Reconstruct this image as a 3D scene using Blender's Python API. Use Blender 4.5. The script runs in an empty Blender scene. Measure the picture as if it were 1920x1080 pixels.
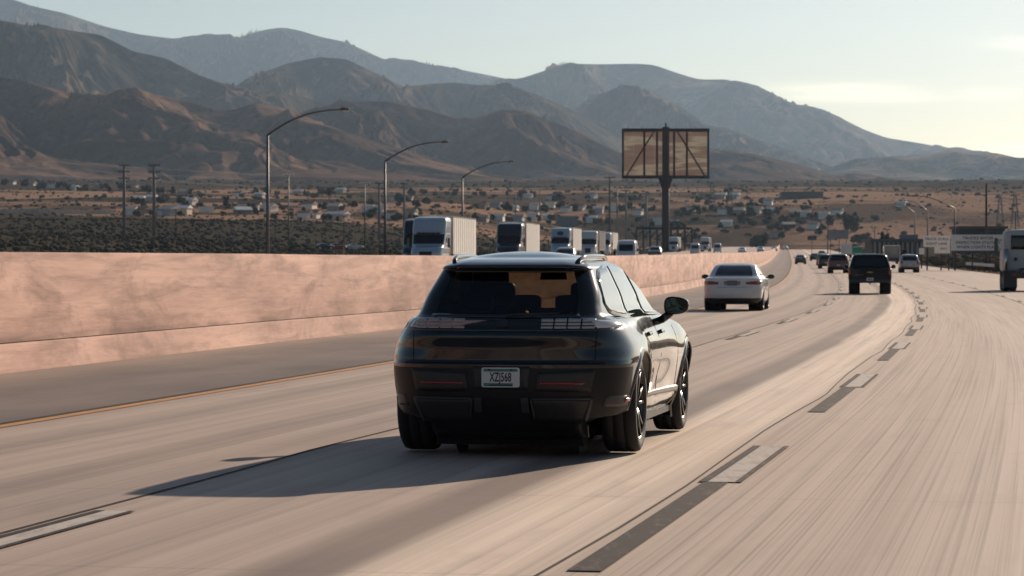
import bpy, bmesh, math, random
import numpy as np
from mathutils import Vector, Matrix, Euler
from mathutils.bvhtree import BVHTree

S = bpy.context.scene
COL = S.collection
R_ = math.radians

# ---------------------------------------------------------------- camera, sky, sun, exposure
F_PX, CAM_H, HOR, CX = 5400.0, 1.5, 484.0, 960.0      # focal length in photo pixels, camera height, horizon row, centre column
cam_d = bpy.data.cameras.new('camera'); cam = bpy.data.objects.new('camera', cam_d); COL.objects.link(cam)
cam_d.sensor_width = 36.0; cam_d.lens = 36.0 * F_PX / 1920.0
cam_d.clip_start = 0.5; cam_d.clip_end = 60000.0
cam.location = (0, 0, CAM_H)
cam.rotation_euler = (R_(90) - math.atan((540 - HOR) / F_PX), 0, 0)
cam_d.dof.use_dof = True; cam_d.dof.focus_distance = 22.0; cam_d.dof.aperture_fstop = 9.0
S.camera = cam

SUN_V = Vector((1.38, 2.72, 1.04)).normalized()           # towards the sun: ahead of the camera and to the right
SUN_EL = math.asin(SUN_V.z); SUN_AZ = math.atan2(SUN_V.x, SUN_V.y)
W = bpy.data.worlds.new('World'); S.world = W; W.use_nodes = True
wn, wl = W.node_tree.nodes, W.node_tree.links
wn.clear()
w_out = wn.new('ShaderNodeOutputWorld'); w_bg = wn.new('ShaderNodeBackground')
w_sky = wn.new('ShaderNodeTexSky'); w_sky.sky_type = 'NISHITA'; w_sky.sun_disc = False
w_sky.sun_elevation = SUN_EL; w_sky.sun_rotation = SUN_AZ
w_sky.altitude = 700; w_sky.air_density = 0.95; w_sky.dust_density = 0.68; w_sky.ozone_density = 0.5
w_bg.inputs['Strength'].default_value = 0.05
wl.new(w_bg.outputs[0], w_out.inputs[0])
# thin streaks of low cloud, running all round the horizon
def wmath(op, a, b=None, c=None):
    n = wn.new('ShaderNodeMath'); n.operation = op
    for i, v in enumerate((a, b, c)):
        if v is None: continue
        if isinstance(v, (int, float)): n.inputs[i].default_value = v
        else: wl.new(v, n.inputs[i])
    return n.outputs[0]
w_tc = wn.new('ShaderNodeTexCoord'); w_sep = wn.new('ShaderNodeSeparateXYZ')
wl.new(w_tc.outputs['Generated'], w_sep.inputs[0])
w_az = wmath('ARCTAN2', w_sep.outputs[0], w_sep.outputs[1]); w_el = wmath('ARCSINE', w_sep.outputs[2])
w_cmb = wn.new('ShaderNodeCombineXYZ')
wl.new(wmath('MULTIPLY', w_az, 17.0), w_cmb.inputs[0]); wl.new(wmath('MULTIPLY', w_el, 190.0), w_cmb.inputs[1])
w_no = wn.new('ShaderNodeTexNoise'); w_no.inputs['Scale'].default_value = 1.0; w_no.inputs['Detail'].default_value = 5.0
w_no.inputs['Roughness'].default_value = 0.55
wl.new(w_cmb.outputs[0], w_no.inputs['Vector'])
def blob(px0, px1, py, hh):            # a lens of cloud centred on one direction
    a0 = math.atan((px0 - CX) / F_PX); a1 = math.atan((px1 - CX) / F_PX); e = math.atan((HOR - py) / F_PX)
    da = wmath('DIVIDE', wmath('SUBTRACT', w_az, (a0 + a1) / 2), (a1 - a0) / 2)
    de = wmath('DIVIDE', wmath('SUBTRACT', w_el, e), hh / F_PX)
    d = wmath('ADD', wmath('MULTIPLY', da, da), wmath('MULTIPLY', de, de))
    return wmath('POWER', 2.718, wmath('MULTIPLY', d, -1.0))
acc = None
for b in ((1440, 1680, 172, 15), (1500, 1745, 184, 9), (1805, 1900, 179, 9), (1870, 2060, 88, 14), (1840, 2050, 283, 14), (2100, 2500, 190, 16), (-500, -150, -150, 18)):
    v = blob(*b); acc = v if acc is None else wmath('ADD', acc, v)
w_mask = wmath('MULTIPLY', acc, wmath('SUBTRACT', wmath('MULTIPLY', w_no.outputs['Fac'], 2.3), 0.55))
w_mask = wmath('MULTIPLY', wmath('MINIMUM', wmath('MAXIMUM', w_mask, 0.0), 1.0), 0.8)
w_mix = wn.new('ShaderNodeMix'); w_mix.data_type = 'RGBA'
wl.new(w_mask, w_mix.inputs[0]); wl.new(w_sky.outputs[0], w_mix.inputs[6])
w_gain = wn.new('ShaderNodeMix'); w_gain.data_type = 'RGBA'; w_gain.blend_type = 'MULTIPLY'; w_gain.inputs[0].default_value = 1.0
wl.new(w_sky.outputs[0], w_gain.inputs[6]); w_gain.inputs[7].default_value = (1.75, 1.65, 1.5, 1)
wl.new(w_gain.outputs[2], w_mix.inputs[7]); wl.new(w_mix.outputs[2], w_bg.inputs['Color'])

sun_d = bpy.data.lights.new('sun', 'SUN'); sun_d.energy = 5.0; sun_d.angle = R_(0.6); sun_d.color = (1.0, 0.815, 0.645)
sun = bpy.data.objects.new('sun', sun_d); COL.objects.link(sun)
sun.rotation_euler = (-SUN_V).to_track_quat('-Z', 'Y').to_euler()
sun.location = (30, 60, 60)
S.view_settings.view_transform = 'Standard'; S.view_settings.look = 'None'
S.view_settings.exposure = 0.25; S.view_settings.gamma = 1.0; S.view_settings.use_curve_mapping = False
S.render.engine = 'CYCLES'
S.cycles.use_denoising = True
S.cycles.max_bounces = 8; S.cycles.transparent_max_bounces = 12; S.cycles.volume_bounces = 0
S.cycles.caustics_reflective = False; S.cycles.caustics_refractive = False

# ---------------------------------------------------------------- helpers
def tag(o, label=None, cat=None, group=None, kind=None):
    if label: o['label'] = label
    if cat: o['category'] = cat
    if group: o['group'] = group
    if kind: o['kind'] = kind
    return o
def link(name, me, mats=None, parent=None, smooth=None):
    o = bpy.data.objects.new(name, me); COL.objects.link(o)
    if mats is not None and len(me.materials) == 0:
        for m in (mats if isinstance(mats, (list, tuple)) else [mats]): me.materials.append(m)
    if parent is not None: o.parent = parent
    if smooth is not None and len(me.polygons): me.polygons.foreach_set('use_smooth', [smooth] * len(me.polygons))
    return o
def empty(name, loc=(0, 0, 0), rz=0.0):
    o = bpy.data.objects.new(name, None); COL.objects.link(o); o.empty_display_size = 0.3
    o.location = loc; o.rotation_euler = (0, 0, rz); return o
def copy_tree(o, parent=None):
    c = o.copy(); COL.objects.link(c)
    if parent is not None: c.parent = parent
    for ch in list(o.children): copy_tree(ch, c)
    return c
class MB:
    """collects plain pieces into one mesh"""
    def __init__(s): s.v = []; s.f = []; s.m = []; s.cm = 0
    def add(s, vs, fs):
        n = len(s.v); s.v += [tuple(v) for v in vs]; s.f += [tuple(i + n for i in f) for f in fs]; s.m += [s.cm] * len(fs); return s
    def box(s, x0, x1, y0, y1, z0, z1, tp=0.0):
        t = tp
        s.add([(x0, y0, z0), (x1, y0, z0), (x1, y1, z0), (x0, y1, z0), (x0 + t, y0 + t, z1), (x1 - t, y0 + t, z1), (x1 - t, y1 - t, z1), (x0 + t, y1 - t, z1)],
              [(3, 2, 1, 0), (4, 5, 6, 7), (0, 1, 5, 4), (1, 2, 6, 5), (2, 3, 7, 6), (3, 0, 4, 7)]); return s
    def tube(s, pts, rs, n=8, cap=True):
        pts = [Vector(p) for p in pts]
        if isinstance(rs, (int, float)): rs = [rs] * len(pts)
        vs, fs = [], []; up = None
        for i, p in enumerate(pts):
            d = (pts[min(i + 1, len(pts) - 1)] - pts[max(i - 1, 0)]).normalized()
            a = d.cross(Vector((0, 0, 1)))
            if a.length < 1e-3: a = d.cross(Vector((1, 0, 0)))
            a.normalize()
            if up is not None and a.dot(up) < 0: a = -a
            up = a; b = d.cross(a)
            for k in range(n):
                t = 2 * math.pi * k / n; vs.append(p + (a * math.cos(t) + b * math.sin(t)) * rs[i])
        for i in range(len(pts) - 1):
            for k in range(n):
                k2 = (k + 1) % n; fs.append((i * n + k, i * n + k2, (i + 1) * n + k2, (i + 1) * n + k))
        if cap: fs.append(tuple(range(n))[::-1]); fs.append(tuple((len(pts) - 1) * n + k for k in range(n)))
        s.add(vs, fs); return s
    def bar(s, a, b, w, h=None):
        h = h or w; a = Vector(a); b = Vector(b); d = (b - a).normalized()
        u = d.cross(Vector((0, 0, 1)));
        if u.length < 1e-3: u = Vector((1, 0, 0))
        u.normalize(); v = d.cross(u); vs = []
        for p in (a, b):
            for q in ((-1, -1), (1, -1), (1, 1), (-1, 1)): vs.append(p + u * q[0] * w / 2 + v * q[1] * h / 2)
        s.add(vs, [(3, 2, 1, 0), (4, 5, 6, 7), (0, 1, 5, 4), (1, 2, 6, 5), (2, 3, 7, 6), (3, 0, 4, 7)]); return s
    def lathe(s, prof, n=32, axis='x', c=(0, 0, 0), closed=False):
        """prof: (axial, radius)"""
        vs, fs = [], []; L = len(prof)
        for k in range(n):
            t = 2 * math.pi * k / n; ct, st = math.cos(t), math.sin(t)
            for a, r in prof:
                if axis == 'x': vs.append((c[0] + a, c[1] + r * ct, c[2] + r * st))
                elif axis == 'z': vs.append((c[0] + r * ct, c[1] + r * st, c[2] + a))
                else: vs.append((c[0] + r * st, c[1] + a, c[2] + r * ct))
        for k in range(n):
            k2 = (k + 1) % n
            for i in range(L - 1 if not closed else L):
                j = (i + 1) % L; fs.append((k * L + i, k * L + j, k2 * L + j, k2 * L + i))
        s.add(vs, fs); return s
    def mesh(s, name):
        me = bpy.data.meshes.new(name); me.from_pydata(s.v, [], s.f); me.update()
        if any(s.m): me.polygons.foreach_set('material_index', s.m)
        return me
    def build(s, name, mats, parent=None, smooth=False):
        return link(name, s.mesh(name), mats, parent, smooth)
def grid_mesh(name, V, uv=None):
    """V: array (a, b, 3) -> quad grid mesh, made with foreach_set"""
    a, b, _ = V.shape
    me = bpy.data.meshes.new(name); me.vertices.add(a * b); me.vertices.foreach_set('co', V.reshape(-1).astype(np.float32))
    i = np.arange(a * b).reshape(a, b)
    q = np.stack([i[:-1, :-1], i[1:, :-1], i[1:, 1:], i[:-1, 1:]], -1).reshape(-1, 4)
    n = len(q); me.loops.add(n * 4); me.polygons.add(n)
    me.loops.foreach_set('vertex_index', q.reshape(-1).astype(np.int32))
    me.polygons.foreach_set('loop_start', np.arange(0, n * 4, 4, dtype=np.int32))
    me.polygons.foreach_set('loop_total', np.full(n, 4, dtype=np.int32))
    if uv is not None:
        l = me.uv_layers.new(name='UVMap'); l.data.foreach_set('uv', uv.reshape(-1, 2)[q.reshape(-1)].reshape(-1).astype(np.float32))
    me.update(calc_edges=True); me.validate(); return me

# ---------------------------------------------------------------- materials
class NT:
    def __init__(s, name):
        s.m = bpy.data.materials.new(name); s.m.use_nodes = True; s.n = s.m.node_tree.nodes; s.l = s.m.node_tree.links
        s.b = s.n['Principled BSDF']
    def new(s, t, **k):
        n = s.n.new(t)
        for a, v in k.items(): setattr(n, a, v)
        return n
    def put(s, sock, v):
        if isinstance(v, bpy.types.NodeSocket): s.l.new(v, sock)
        elif isinstance(v, (tuple, list)) and len(v) == 3 and sock.type == 'RGBA': sock.default_value = (*v, 1)
        else: sock.default_value = v
    def math(s, op, a, b=0.0, c=0.0, clamp=False):
        n = s.new('ShaderNodeMath', operation=op, use_clamp=clamp); s.put(n.inputs[0], a); s.put(n.inputs[1], b); s.put(n.inputs[2], c); return n.outputs[0]
    def mix(s, f, a, b, mode='MIX'):
        n = s.new('ShaderNodeMix', data_type='RGBA', blend_type=mode); s.put(n.inputs[0], f); s.put(n.inputs[6], a); s.put(n.inputs[7], b); return n.outputs[2]
    def coord(s, kind='Object'):
        return s.new('ShaderNodeTexCoord').outputs[kind]
    def map(s, vec, scale=(1, 1, 1), loc=(0, 0, 0)):
        n = s.new('ShaderNodeMapping'); s.l.new(vec, n.inputs[0]); n.inputs['Scale'].default_value = scale; n.inputs['Location'].default_value = loc; return n.outputs[0]
    def noise(s, vec, scale=1.0, detail=4.0, rough=0.55, dist=0.0):
        n = s.new('ShaderNodeTexNoise'); s.l.new(vec, n.inputs['Vector']); n.inputs['Scale'].default_value = scale
        n.inputs['Detail'].default_value = detail; n.inputs['Roughness'].default_value = rough; n.inputs['Distortion'].default_value = dist; return n.outputs['Fac']
    def ramp(s, f, stops, interp='LINEAR'):
        n = s.new('ShaderNodeValToRGB'); s.l.new(f, n.inputs[0]); cr = n.color_ramp; cr.interpolation = interp
        while len(cr.elements) < len(stops): cr.elements.new(0.5)
        for e, (p, c) in zip(cr.elements, stops):
            e.position = p; e.color = (c, c, c, 1) if isinstance(c, (int, float)) else (*c, 1)
        return n.outputs[0]
    def bump(s, h, strength=0.3, dist=0.01):
        n = s.new('ShaderNodeBump'); n.inputs['Strength'].default_value = strength; n.inputs['Distance'].default_value = dist
        s.l.new(h, n.inputs['Height']); s.l.new(n.outputs[0], s.b.inputs['Normal'])
    def set(s, **k):
        for a, v in k.items(): s.put(s.b.inputs[a.replace('_', ' ')], v)
        return s
MATS = {}
def mat(name, col, rough=0.6, metal=0.0, var=0.12, scale=6.0, coat=0.0, spec=0.5, emit=0.0, trans=0.0):
    if name in MATS: return MATS[name]
    t = NT(name); n = t.noise(t.coord(), scale, 5.0)
    c = t.mix(t.ramp(n, [(0.3, 0.0), (0.7, 1.0)]), tuple(x * (1 - var) for x in col), tuple(min(1, x * (1 + var)) for x in col))
    t.set(Base_Color=c, Metallic=metal, Coat_Weight=coat, Coat_Roughness=0.03, Specular_IOR_Level=spec)
    if rough > 0.12: t.set(Roughness=t.math('MULTIPLY_ADD', n, 0.16, rough - 0.08))
    else: t.set(Roughness=rough)
    if emit: t.set(Emission_Color=col, Emission_Strength=emit)
    if trans: t.set(Transmission_Weight=trans)
    MATS[name] = t.m; return t.m

# ---------------------------------------------------------------- alignment of the freeway
_g = np.arange(-200, 1700.1, 0.5)
_sl = np.interp(_g, [-200, 0, 60, 120, 180, 260, 623, 1700], [0.205, 0.1965, 0.158, 0.1257, 0.1075, 0.0995, 0.0955, 0.095])
_X = np.concatenate([[0], np.cumsum((_sl[1:] + _sl[:-1]) * 0.25)]); _X += -2.27 - np.interp(0, _g, _X)
_arc = np.concatenate([[0], np.cumsum(np.hypot(0.5, np.diff(_X)))]); _arc -= np.interp(13.6, _g, _arc)
def rx(y): return np.interp(y, _g, _X)                      # x of the dashed line right of the dark car
def rsl(y): return np.interp(y, _g, _sl)
def prof(y): return np.interp(y, [-200, 0, 50, 90, 130, 180, 260, 350, 450, 600, 800, 1200, 1500, 2000], [0, 0, -.02, -.12, -.12, -.05, .12, .32, .58, 1.15, 2.2, 4.6, 6.6, 12])
def opp_rise(y): return np.interp(y, [0, 130, 210, 280, 360, 600], [.05, .2, .5, .75, .95, 1.1])
def road_pt(y, off, dz=0.0):
    """point at offset 'off' (right is +) from the dashed line, y measured on that line"""
    y = np.asarray(y, float); sl = rsl(y); c = 1 / np.sqrt(1 + sl * sl)
    return np.stack([rx(y) + off * c, y - off * sl * c, prof(y) + dz], -1)
def off_of(x, y): return (x - rx(y)) / np.sqrt(1 + rsl(y) ** 2)
def strip(name, ys, offs, dz, zf=None):
    offs = np.asarray(offs, float); dz = np.broadcast_to(np.asarray(dz, float), offs.shape)
    V = np.stack([road_pt(ys, o, d) for o, d in zip(offs, dz)], 1)
    if zf is not None: V[..., 2] += zf(ys)[:, None]
    arc = np.interp(ys, _g, _arc)
    UV = np.stack(np.broadcast_arrays(offs[None, :], arc[:, None]), -1)
    return grid_mesh(name, V[:, ::-1], UV[:, ::-1])
def y_at_arc(s): return float(np.interp(s, _arc, _g))
YS = np.concatenate([np.arange(-60, 260, 2.0), np.arange(260, 1500, 8.0)])

# concrete lanes: tone varies across the lanes, wear is stretched along them
def road_mat(name, stops, lo, hi, groove, streak, dark):
    t = NT(name); uv = t.coord('UV'); sp = t.new('ShaderNodeSeparateXYZ'); t.l.new(uv, sp.inputs[0])
    wob = t.noise(t.map(uv, (0.35, 0.06, 1)), 1.0, 2.0)
    u = t.math('ADD', sp.outputs[0], t.math('MULTIPLY_ADD', wob, 0.36, -0.18))
    f = t.math('DIVIDE', t.math('SUBTRACT', u, lo), hi - lo)
    base = t.ramp(f, [((o - lo) / (hi - lo), c) for o, c in stops])
    n1 = t.noise(t.map(uv, (7.0, 0.045, 1)), 1.0, 5.0, 0.6)                 # long scuffs
    n2 = t.noise(t.map(uv, (34.0, 0.06, 1)), 1.0, 3.0, 0.55)                 # tining grooves
    n3 = t.noise(t.map(uv, (0.55, 0.22, 1)), 1.0, 5.0, 0.55)                # slab to slab blotches
    n4 = t.noise(t.map(uv, (2.2, 0.5, 1), (13, 4, 0)), 1.0, 4.0, 0.6)
    c = t.mix(t.math('MULTIPLY', t.ramp(n1, [(0.42, 0.0), (0.72, 1.0)]), streak), base, dark)
    c = t.mix(t.math('MULTIPLY', t.ramp(n2, [(0.5, 0.0), (0.66, 1.0)]), groove), c, tuple(x * 0.6 for x in dark))
    c = t.mix(t.math('MULTIPLY', t.ramp(n3, [(0.35, 0.0), (0.7, 1.0)]), 0.22), c, (0.44, 0.345, 0.275))
    c = t.mix(t.math('MULTIPLY', t.ramp(n4, [(0.55, 0.0), (0.75, 1.0)]), 0.22), c, dark)
    # transverse saw cuts every 4.6 m
    sv = t.math('ABSOLUTE', t.math('SUBTRACT', t.math('FRACT', t.math('DIVIDE', sp.outputs[1], 4.57)), 0.5))
    c = t.mix(t.math('MULTIPLY', t.math('GREATER_THAN', sv, 0.4955), 0.16), c, tuple(x * 0.45 for x in dark))
    c = t.mix(1.0, c, (1.46, 1.42, 1.42), 'MULTIPLY')
    t.set(Base_Color=c, Roughness=t.math('MULTIPLY_ADD', n3, 0.2, 0.62), Specular_IOR_Level=0.12)
    t.bump(t.math('ADD', n2, t.math('MULTIPLY', n1, 0.6)), 0.35, 0.004); return t.m
CONC = (0.40, 0.325, 0.27); CREAM = (0.66, 0.56, 0.45); TRACK = (0.17, 0.135, 0.12)
M_LANES = road_mat('concrete_lanes', [(-7.2, (.33, .27, .225)), (-6.5, CONC), (-6.0, (.27, .22, .185)), (-5.6, CONC), (-4.9, CONC), (-4.55, (.25, .2, .17)), (-4.2, (.37, .305, .255)), (-3.75, (.29, .235, .2)),
                                     (-3.5, (.34, .28, .235)), (-3.0, CONC), (-2.5, (.345, .28, .235)), (-2.2, (.41, .335, .275)), (-1.72, (.39, .315, .26)), (-1.5, TRACK), (-1.22, (.18, .145, .127)), (-1.06, CREAM), (-0.45, CREAM), (-0.12, (.41, .33, .27))],
                   -7.2, -0.1, 0.16, 0.45, (0.15, 0.118, 0.10))
M_GROOVE = road_mat('grooved_concrete', [(-0.2, (.40, .325, .265)), (0.6, (.425, .345, .28)), (1.2, (.37, .30, .245)), (2.1, (.43, .355, .295)), (2.9, (.37, .30, .25)), (3.6, (.40, .33, .27)), (5.0, (.36, .295, .245)), (7.2, (.42, .35, .29)), (11, (.36, .29, .24))],
                    -0.2, 11.0, 0.5, 0.42, (0.20, 0.16, 0.135))
M_SHOULDER = road_mat('worn_asphalt_shoulder', [(-11.4, (.27, .225, .19)), (-10.4, (.185, .155, .135)), (-9.2, (.125, .105, .095)), (-8.6, (.15, .125, .11)), (-7.6, (.095, .08, .075)), (-7.1, (.085, .072, .068))],
                      -11.4, -7.1, 0.05, 0.28, (0.09, 0.075, 0.068))
road = empty('freeway'); tag(road, kind='structure')
for nm, me, m in (('concrete_pavement', strip('concrete_pavement', YS, np.linspace(-7.1, -0.1, 8), 0.0), M_LANES),
                  ('grooved_pavement', strip('grooved_pavement', YS, np.linspace(-0.1, 11.0, 9), 0.0), M_GROOVE),
                  ('shoulder', strip('shoulder', YS, np.linspace(-11.3, -7.1, 5), 0.0), M_SHOULDER)):
    link(nm, me, m, road)
M_OPP = road_mat('opposing_concrete', [(-39, (.30, .25, .21)), (-30, CONC), (-14, (.3, .25, .21))], -39, -14, 0.1, 0.3, (.2, .16, .14))
orow = tag(link('opposing_carriageway', strip('opposing_carriageway', YS, np.linspace(-39, -11.9, 8), 0.0, opp_rise), M_OPP), kind='structure')

# painted lines, each a sheet a few mm proud
def paint_mat(name, col, worn, lo, hi):
    t = NT(name); g = t.coord('Object'); n1 = t.noise(t.map(g, (9, 2.2, 1)), 1.0, 6.0, 0.7); n2 = t.noise(t.map(g, (30, 5, 1)), 1.0, 4.0, 0.6)
    c = t.mix(n2, tuple(x * .85 for x in col), col); c = t.mix(t.ramp(n1, [(lo, 0.0), (hi, 0.85)]), c, worn)
    t.set(Base_Color=c, Roughness=0.75, Specular_IOR_Level=0.08); MATS[name] = t.m; return t.m
M_PAINTW = paint_mat('worn_white_paint', (0.66, 0.60, 0.54), (0.42, 0.34, 0.28), 0.46, 0.66)
M_PAINTB = paint_mat('black_contrast_paint', (0.055, 0.047, 0.045), (0.22, 0.18, 0.155), 0.52, 0.72)
M_YELLOW = mat('yellow_edge_paint', (0.62, 0.27, 0.055), 0.55, var=0.18, scale=5)
M_JOINT = mat('joint_sealant', (0.06, 0.05, 0.045), 0.8, var=0.4, scale=4, spec=0.08)
def line(name, ys, o0, o1, dz, m, parent=road, wob=0.0, seed=0):
    rnd = np.random.RandomState(seed); k = np.interp(ys, np.arange(-80, 1600, 3.1), np.cumsum(rnd.randn(542)) * 0.0 + rnd.randn(542)) * wob
    V = np.stack([road_pt(ys, o0 + k, dz), road_pt(ys, o1 + k, dz)], 1); return link(name, grid_mesh(name, V[:, ::-1]), m, parent)
line('yellow_edge_line', YS, -7.12, -6.97, 0.006, M_YELLOW)
line('pavement_seam', YS, -7.24, -7.15, 0.004, M_JOINT, wob=0.012, seed=2)
line('lane_joint', np.arange(-20, 400, 1.0), -0.25, -0.232, 0.005, M_JOINT, wob=0.028, seed=4)
line('lane_joint', np.arange(-20, 400, 1.0), -3.50, -3.47, 0.005, M_JOINT, wob=0.02, seed=5)
line('lane_joint', np.arange(-20, 400, 1.0), 3.50, 3.53, 0.005, M_JOINT, wob=0.02, seed=6)
def dashes(off, w, arc0, n, black_len, edges=True):
    for i in range(n):
        a0 = arc0 + 14.63 * i; ya, yb = y_at_arc(a0), y_at_arc(a0 + 3.8)
        ys = np.linspace(ya, yb, 6)
        line('lane_dash', ys, off - w / 2, off + w / 2, 0.008, M_PAINTW)
        if edges:
            line('dash_border', ys, off - w / 2 - 0.065, off - w / 2 - 0.003, 0.0085, M_PAINTB); line('dash_border', ys, off + w / 2 + 0.003, off + w / 2 + 0.045, 0.0085, M_PAINTB)
        if black_len: line('contrast_dash', np.linspace(y_at_arc(a0 - black_len), y_at_arc(a0 - 0.02), 6), off - w / 2 - 0.03, off + w / 2 - 0.04, 0.007, M_PAINTB)
a_ref = float(np.interp(19.3, _g, _arc))
dashes(0.0, 0.18, a_ref - 14.63, 22, 5.6)
dashes(-3.28, 0.14, float(np.interp(12.75, _g, _arc)), 24, 2.6)
dashes(3.66, 0.16, float(np.interp(8.0, _g, _arc)), 22, 3.2)
line('edge_line', YS, 7.25, 7.4, 0.006, M_PAINTW)

# ---------------------------------------------------------------- median barrier
def bar_h(y): return np.interp(y, [-60, 55, 170, 230, 450, 1500], [1.585, 1.6, 1.85, 1.86, 1.95, 2.0])
def barrier_mat():
    t = NT('stained_concrete_wall'); uv = t.coord('UV'); sp = t.new('ShaderNodeSeparateXYZ'); t.l.new(uv, sp.inputs[0])
    n1 = t.noise(t.map(uv, (0.9, 0.16, 1)), 1.0, 6.0, 0.65, 0.4)            # big soft stains along the wall
    n2 = t.noise(t.map(uv, (1.0, 0.4, 1), (3, 1, 0)), 1.0, 6.0, 0.65, 0.5)              # vertical runs
    n3 = t.noise(t.map(uv, (8.0, 1.0, 1)), 1.0, 6.0, 0.65)
    n4 = t.noise(t.map(uv, (10.0, 0.35, 1)), 1.0, 3.0, 0.6)                 # board marks
    c = t.mix(t.ramp(n1, [(0.38, 0.0), (0.62, 1.0)]), (0.78, 0.50, 0.40), (0.52, 0.325, 0.26))
    c = t.mix(t.math('MULTIPLY', t.ramp(n2, [(0.50, 0.0), (0.68, 1.0)]), 0.72), c, (0.25, 0.15, 0.125))
    low = t.math('SUBTRACT', 1.0, t.math('MULTIPLY', sp.outputs[0], 5.0), clamp=True)
    c = t.mix(t.math('MULTIPLY', low, t.ramp(t.noise(t.map(uv, (1.5, 0.5, 1), (9, 2, 0)), 1.0, 5.0), [(0.42, 0.0), (0.6, 0.85)])), c, (0.12, 0.078, 0.066))
    c = t.mix(t.math('MULTIPLY', t.ramp(n3, [(0.56, 0.0), (0.76, 1.0)]), 0.45), c, (0.30, 0.185, 0.15))
    c = t.mix(t.math('MULTIPLY', t.ramp(n4, [(0.5, 0.0), (0.7, 1.0)]), 0.25), c, (0.74, 0.52, 0.41))
    n5 = t.noise(t.map(uv, (3.0, 0.28, 1), (5, 8, 0)), 1.0, 6.0, 0.68, 0.6)
    c = t.mix(t.math('MULTIPLY', t.ramp(n5, [(0.47, 0.0), (0.64, 1.0)]), 0.6), c, (0.30, 0.185, 0.148))
    t.set(Base_Color=c, Roughness=0.85, Specular_IOR_Level=0.1); t.bump(t.math('ADD', n3, n4), 0.5, 0.012); return t.m
M_WALL = barrier_mat()
bar = empty('median_barrier', (0, 0, 0)); tag(bar, 'long stained pinkish concrete median wall left of the lanes', 'barrier')
def wall_strip(name, prof_pts, top):
    ys = np.concatenate([np.arange(-60, 260, 1.0), np.arange(260, 1500, 8.0)]); H = bar_h(ys); rows = []
    for o, h, rel in prof_pts:
        rows.append(road_pt(ys, o) + np.stack([0 * ys, 0 * ys, (H + h) if rel else (h + 0 * ys)], -1))
    V = np.stack(rows, 1); arc = np.interp(ys, _g, _arc); hh = np.cumsum([0] + [math.hypot(prof_pts[i + 1][0] - prof_pts[i][0], (1.5 if prof_pts[i + 1][2] != prof_pts[i][2] else prof_pts[i + 1][1] - prof_pts[i][1])) for i in range(len(prof_pts) - 1)])
    UV = np.stack(np.broadcast_arrays(arc[:, None], hh[None, :]), -1)[..., ::-1]
    return link(name, grid_mesh(name, V, UV), M_WALL, bar)
wall_strip('wall_base', [(-11.20, -0.15, 0), (-11.205, 0.03, 0), (-11.235, 0.06, 0), (-11.27, 0.355, 0), (-11.285, 0.375, 0), (-11.34, 0.385, 0)], 0)
wall_strip('wall_face', [(-11.33, 0.37, 0), (-11.345, 0.43, 0), (-11.39, -0.03, 1), (-11.42, 0.0, 1), (-11.80, 0.0, 1), (-11.83, -0.03, 1), (-11.88, 0.3, 0), (-11.95, -0.15, 0)], 0)
M_SLOT = mat('wall_joint_shadow', (0.12, 0.085, 0.075), 0.9, var=0.3)  # dark seam line where the wall face meets its base
line('wall_seam', np.arange(-20, 420, 1.5), -11.345, -11.30, 0.391, M_SLOT, bar)

# ---------------------------------------------------------------- ground
ZG_Y = np.array([0, 150, 300, 450, 600, 800, 1200, 1600, 2200, 2800, 3500, 5000, 9000, 19000.])
ZG_Z = np.array([-.3, -.1, 1.0, 2.9, 5.2, 8.6, 18.2, 31., 53., 74.5, 93., 130., 210., 300.])
_rs = np.random.RandomState(11)
_waves = [(a * (1 + i * .0), 2 * math.pi / l, _rs.rand() * 6.28, _rs.rand() * 6.28) for i, (a, l) in enumerate([(1.6, 900), (1.0, 520), (.7, 310), (.45, 190), (.25, 110)])]
def ground_z(x, y):
    x = np.asarray(x, float); y = np.asarray(y, float); rr = np.hypot(x, np.maximum(y, 0))
    z = np.interp(rr, ZG_Y, ZG_Z)
    und = sum(a * np.sin(k * x + p) * np.sin(k * 1.3 * y + q) for a, k, p, q in _waves) * np.clip((rr - 350) / 900, 0, 1)
    z = z + und
    o = off_of(x, np.clip(y, -190, 1690)); d = np.maximum(0, np.maximum(-44 - o, o - 13.5))
    b = np.clip(d / 170, 0, 1); b = b * b * (3 - 2 * b); by = np.clip((y - 1300) / 500, 0, 1); b = np.maximum(b, by * by * (3 - 2 * by))
    low = np.where(o > 11, prof(y) - 0.02 + 0.35 * np.clip((o - 12) / 10, 0, 1), prof(y) - 0.35)
    return low * (1 - b) + z * b
az = np.concatenate([np.arange(-180, -16, 4.0), np.arange(-16, 16, 0.11), np.arange(16, 180.01, 4.0)]) * math.pi / 180
rad = np.concatenate([[0.5], 6 * 1.045 ** np.arange(0, 71), 6 * 1.045 ** 70 * 1.018 ** np.arange(1, 210)]); rad = rad[rad < 18500]
AZ, RAD = np.meshgrid(az, rad, indexing='ij'); GX, GY = RAD * np.sin(AZ), RAD * np.cos(AZ)
GV = np.stack([GX, GY, ground_z(GX, GY)], -1)
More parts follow.
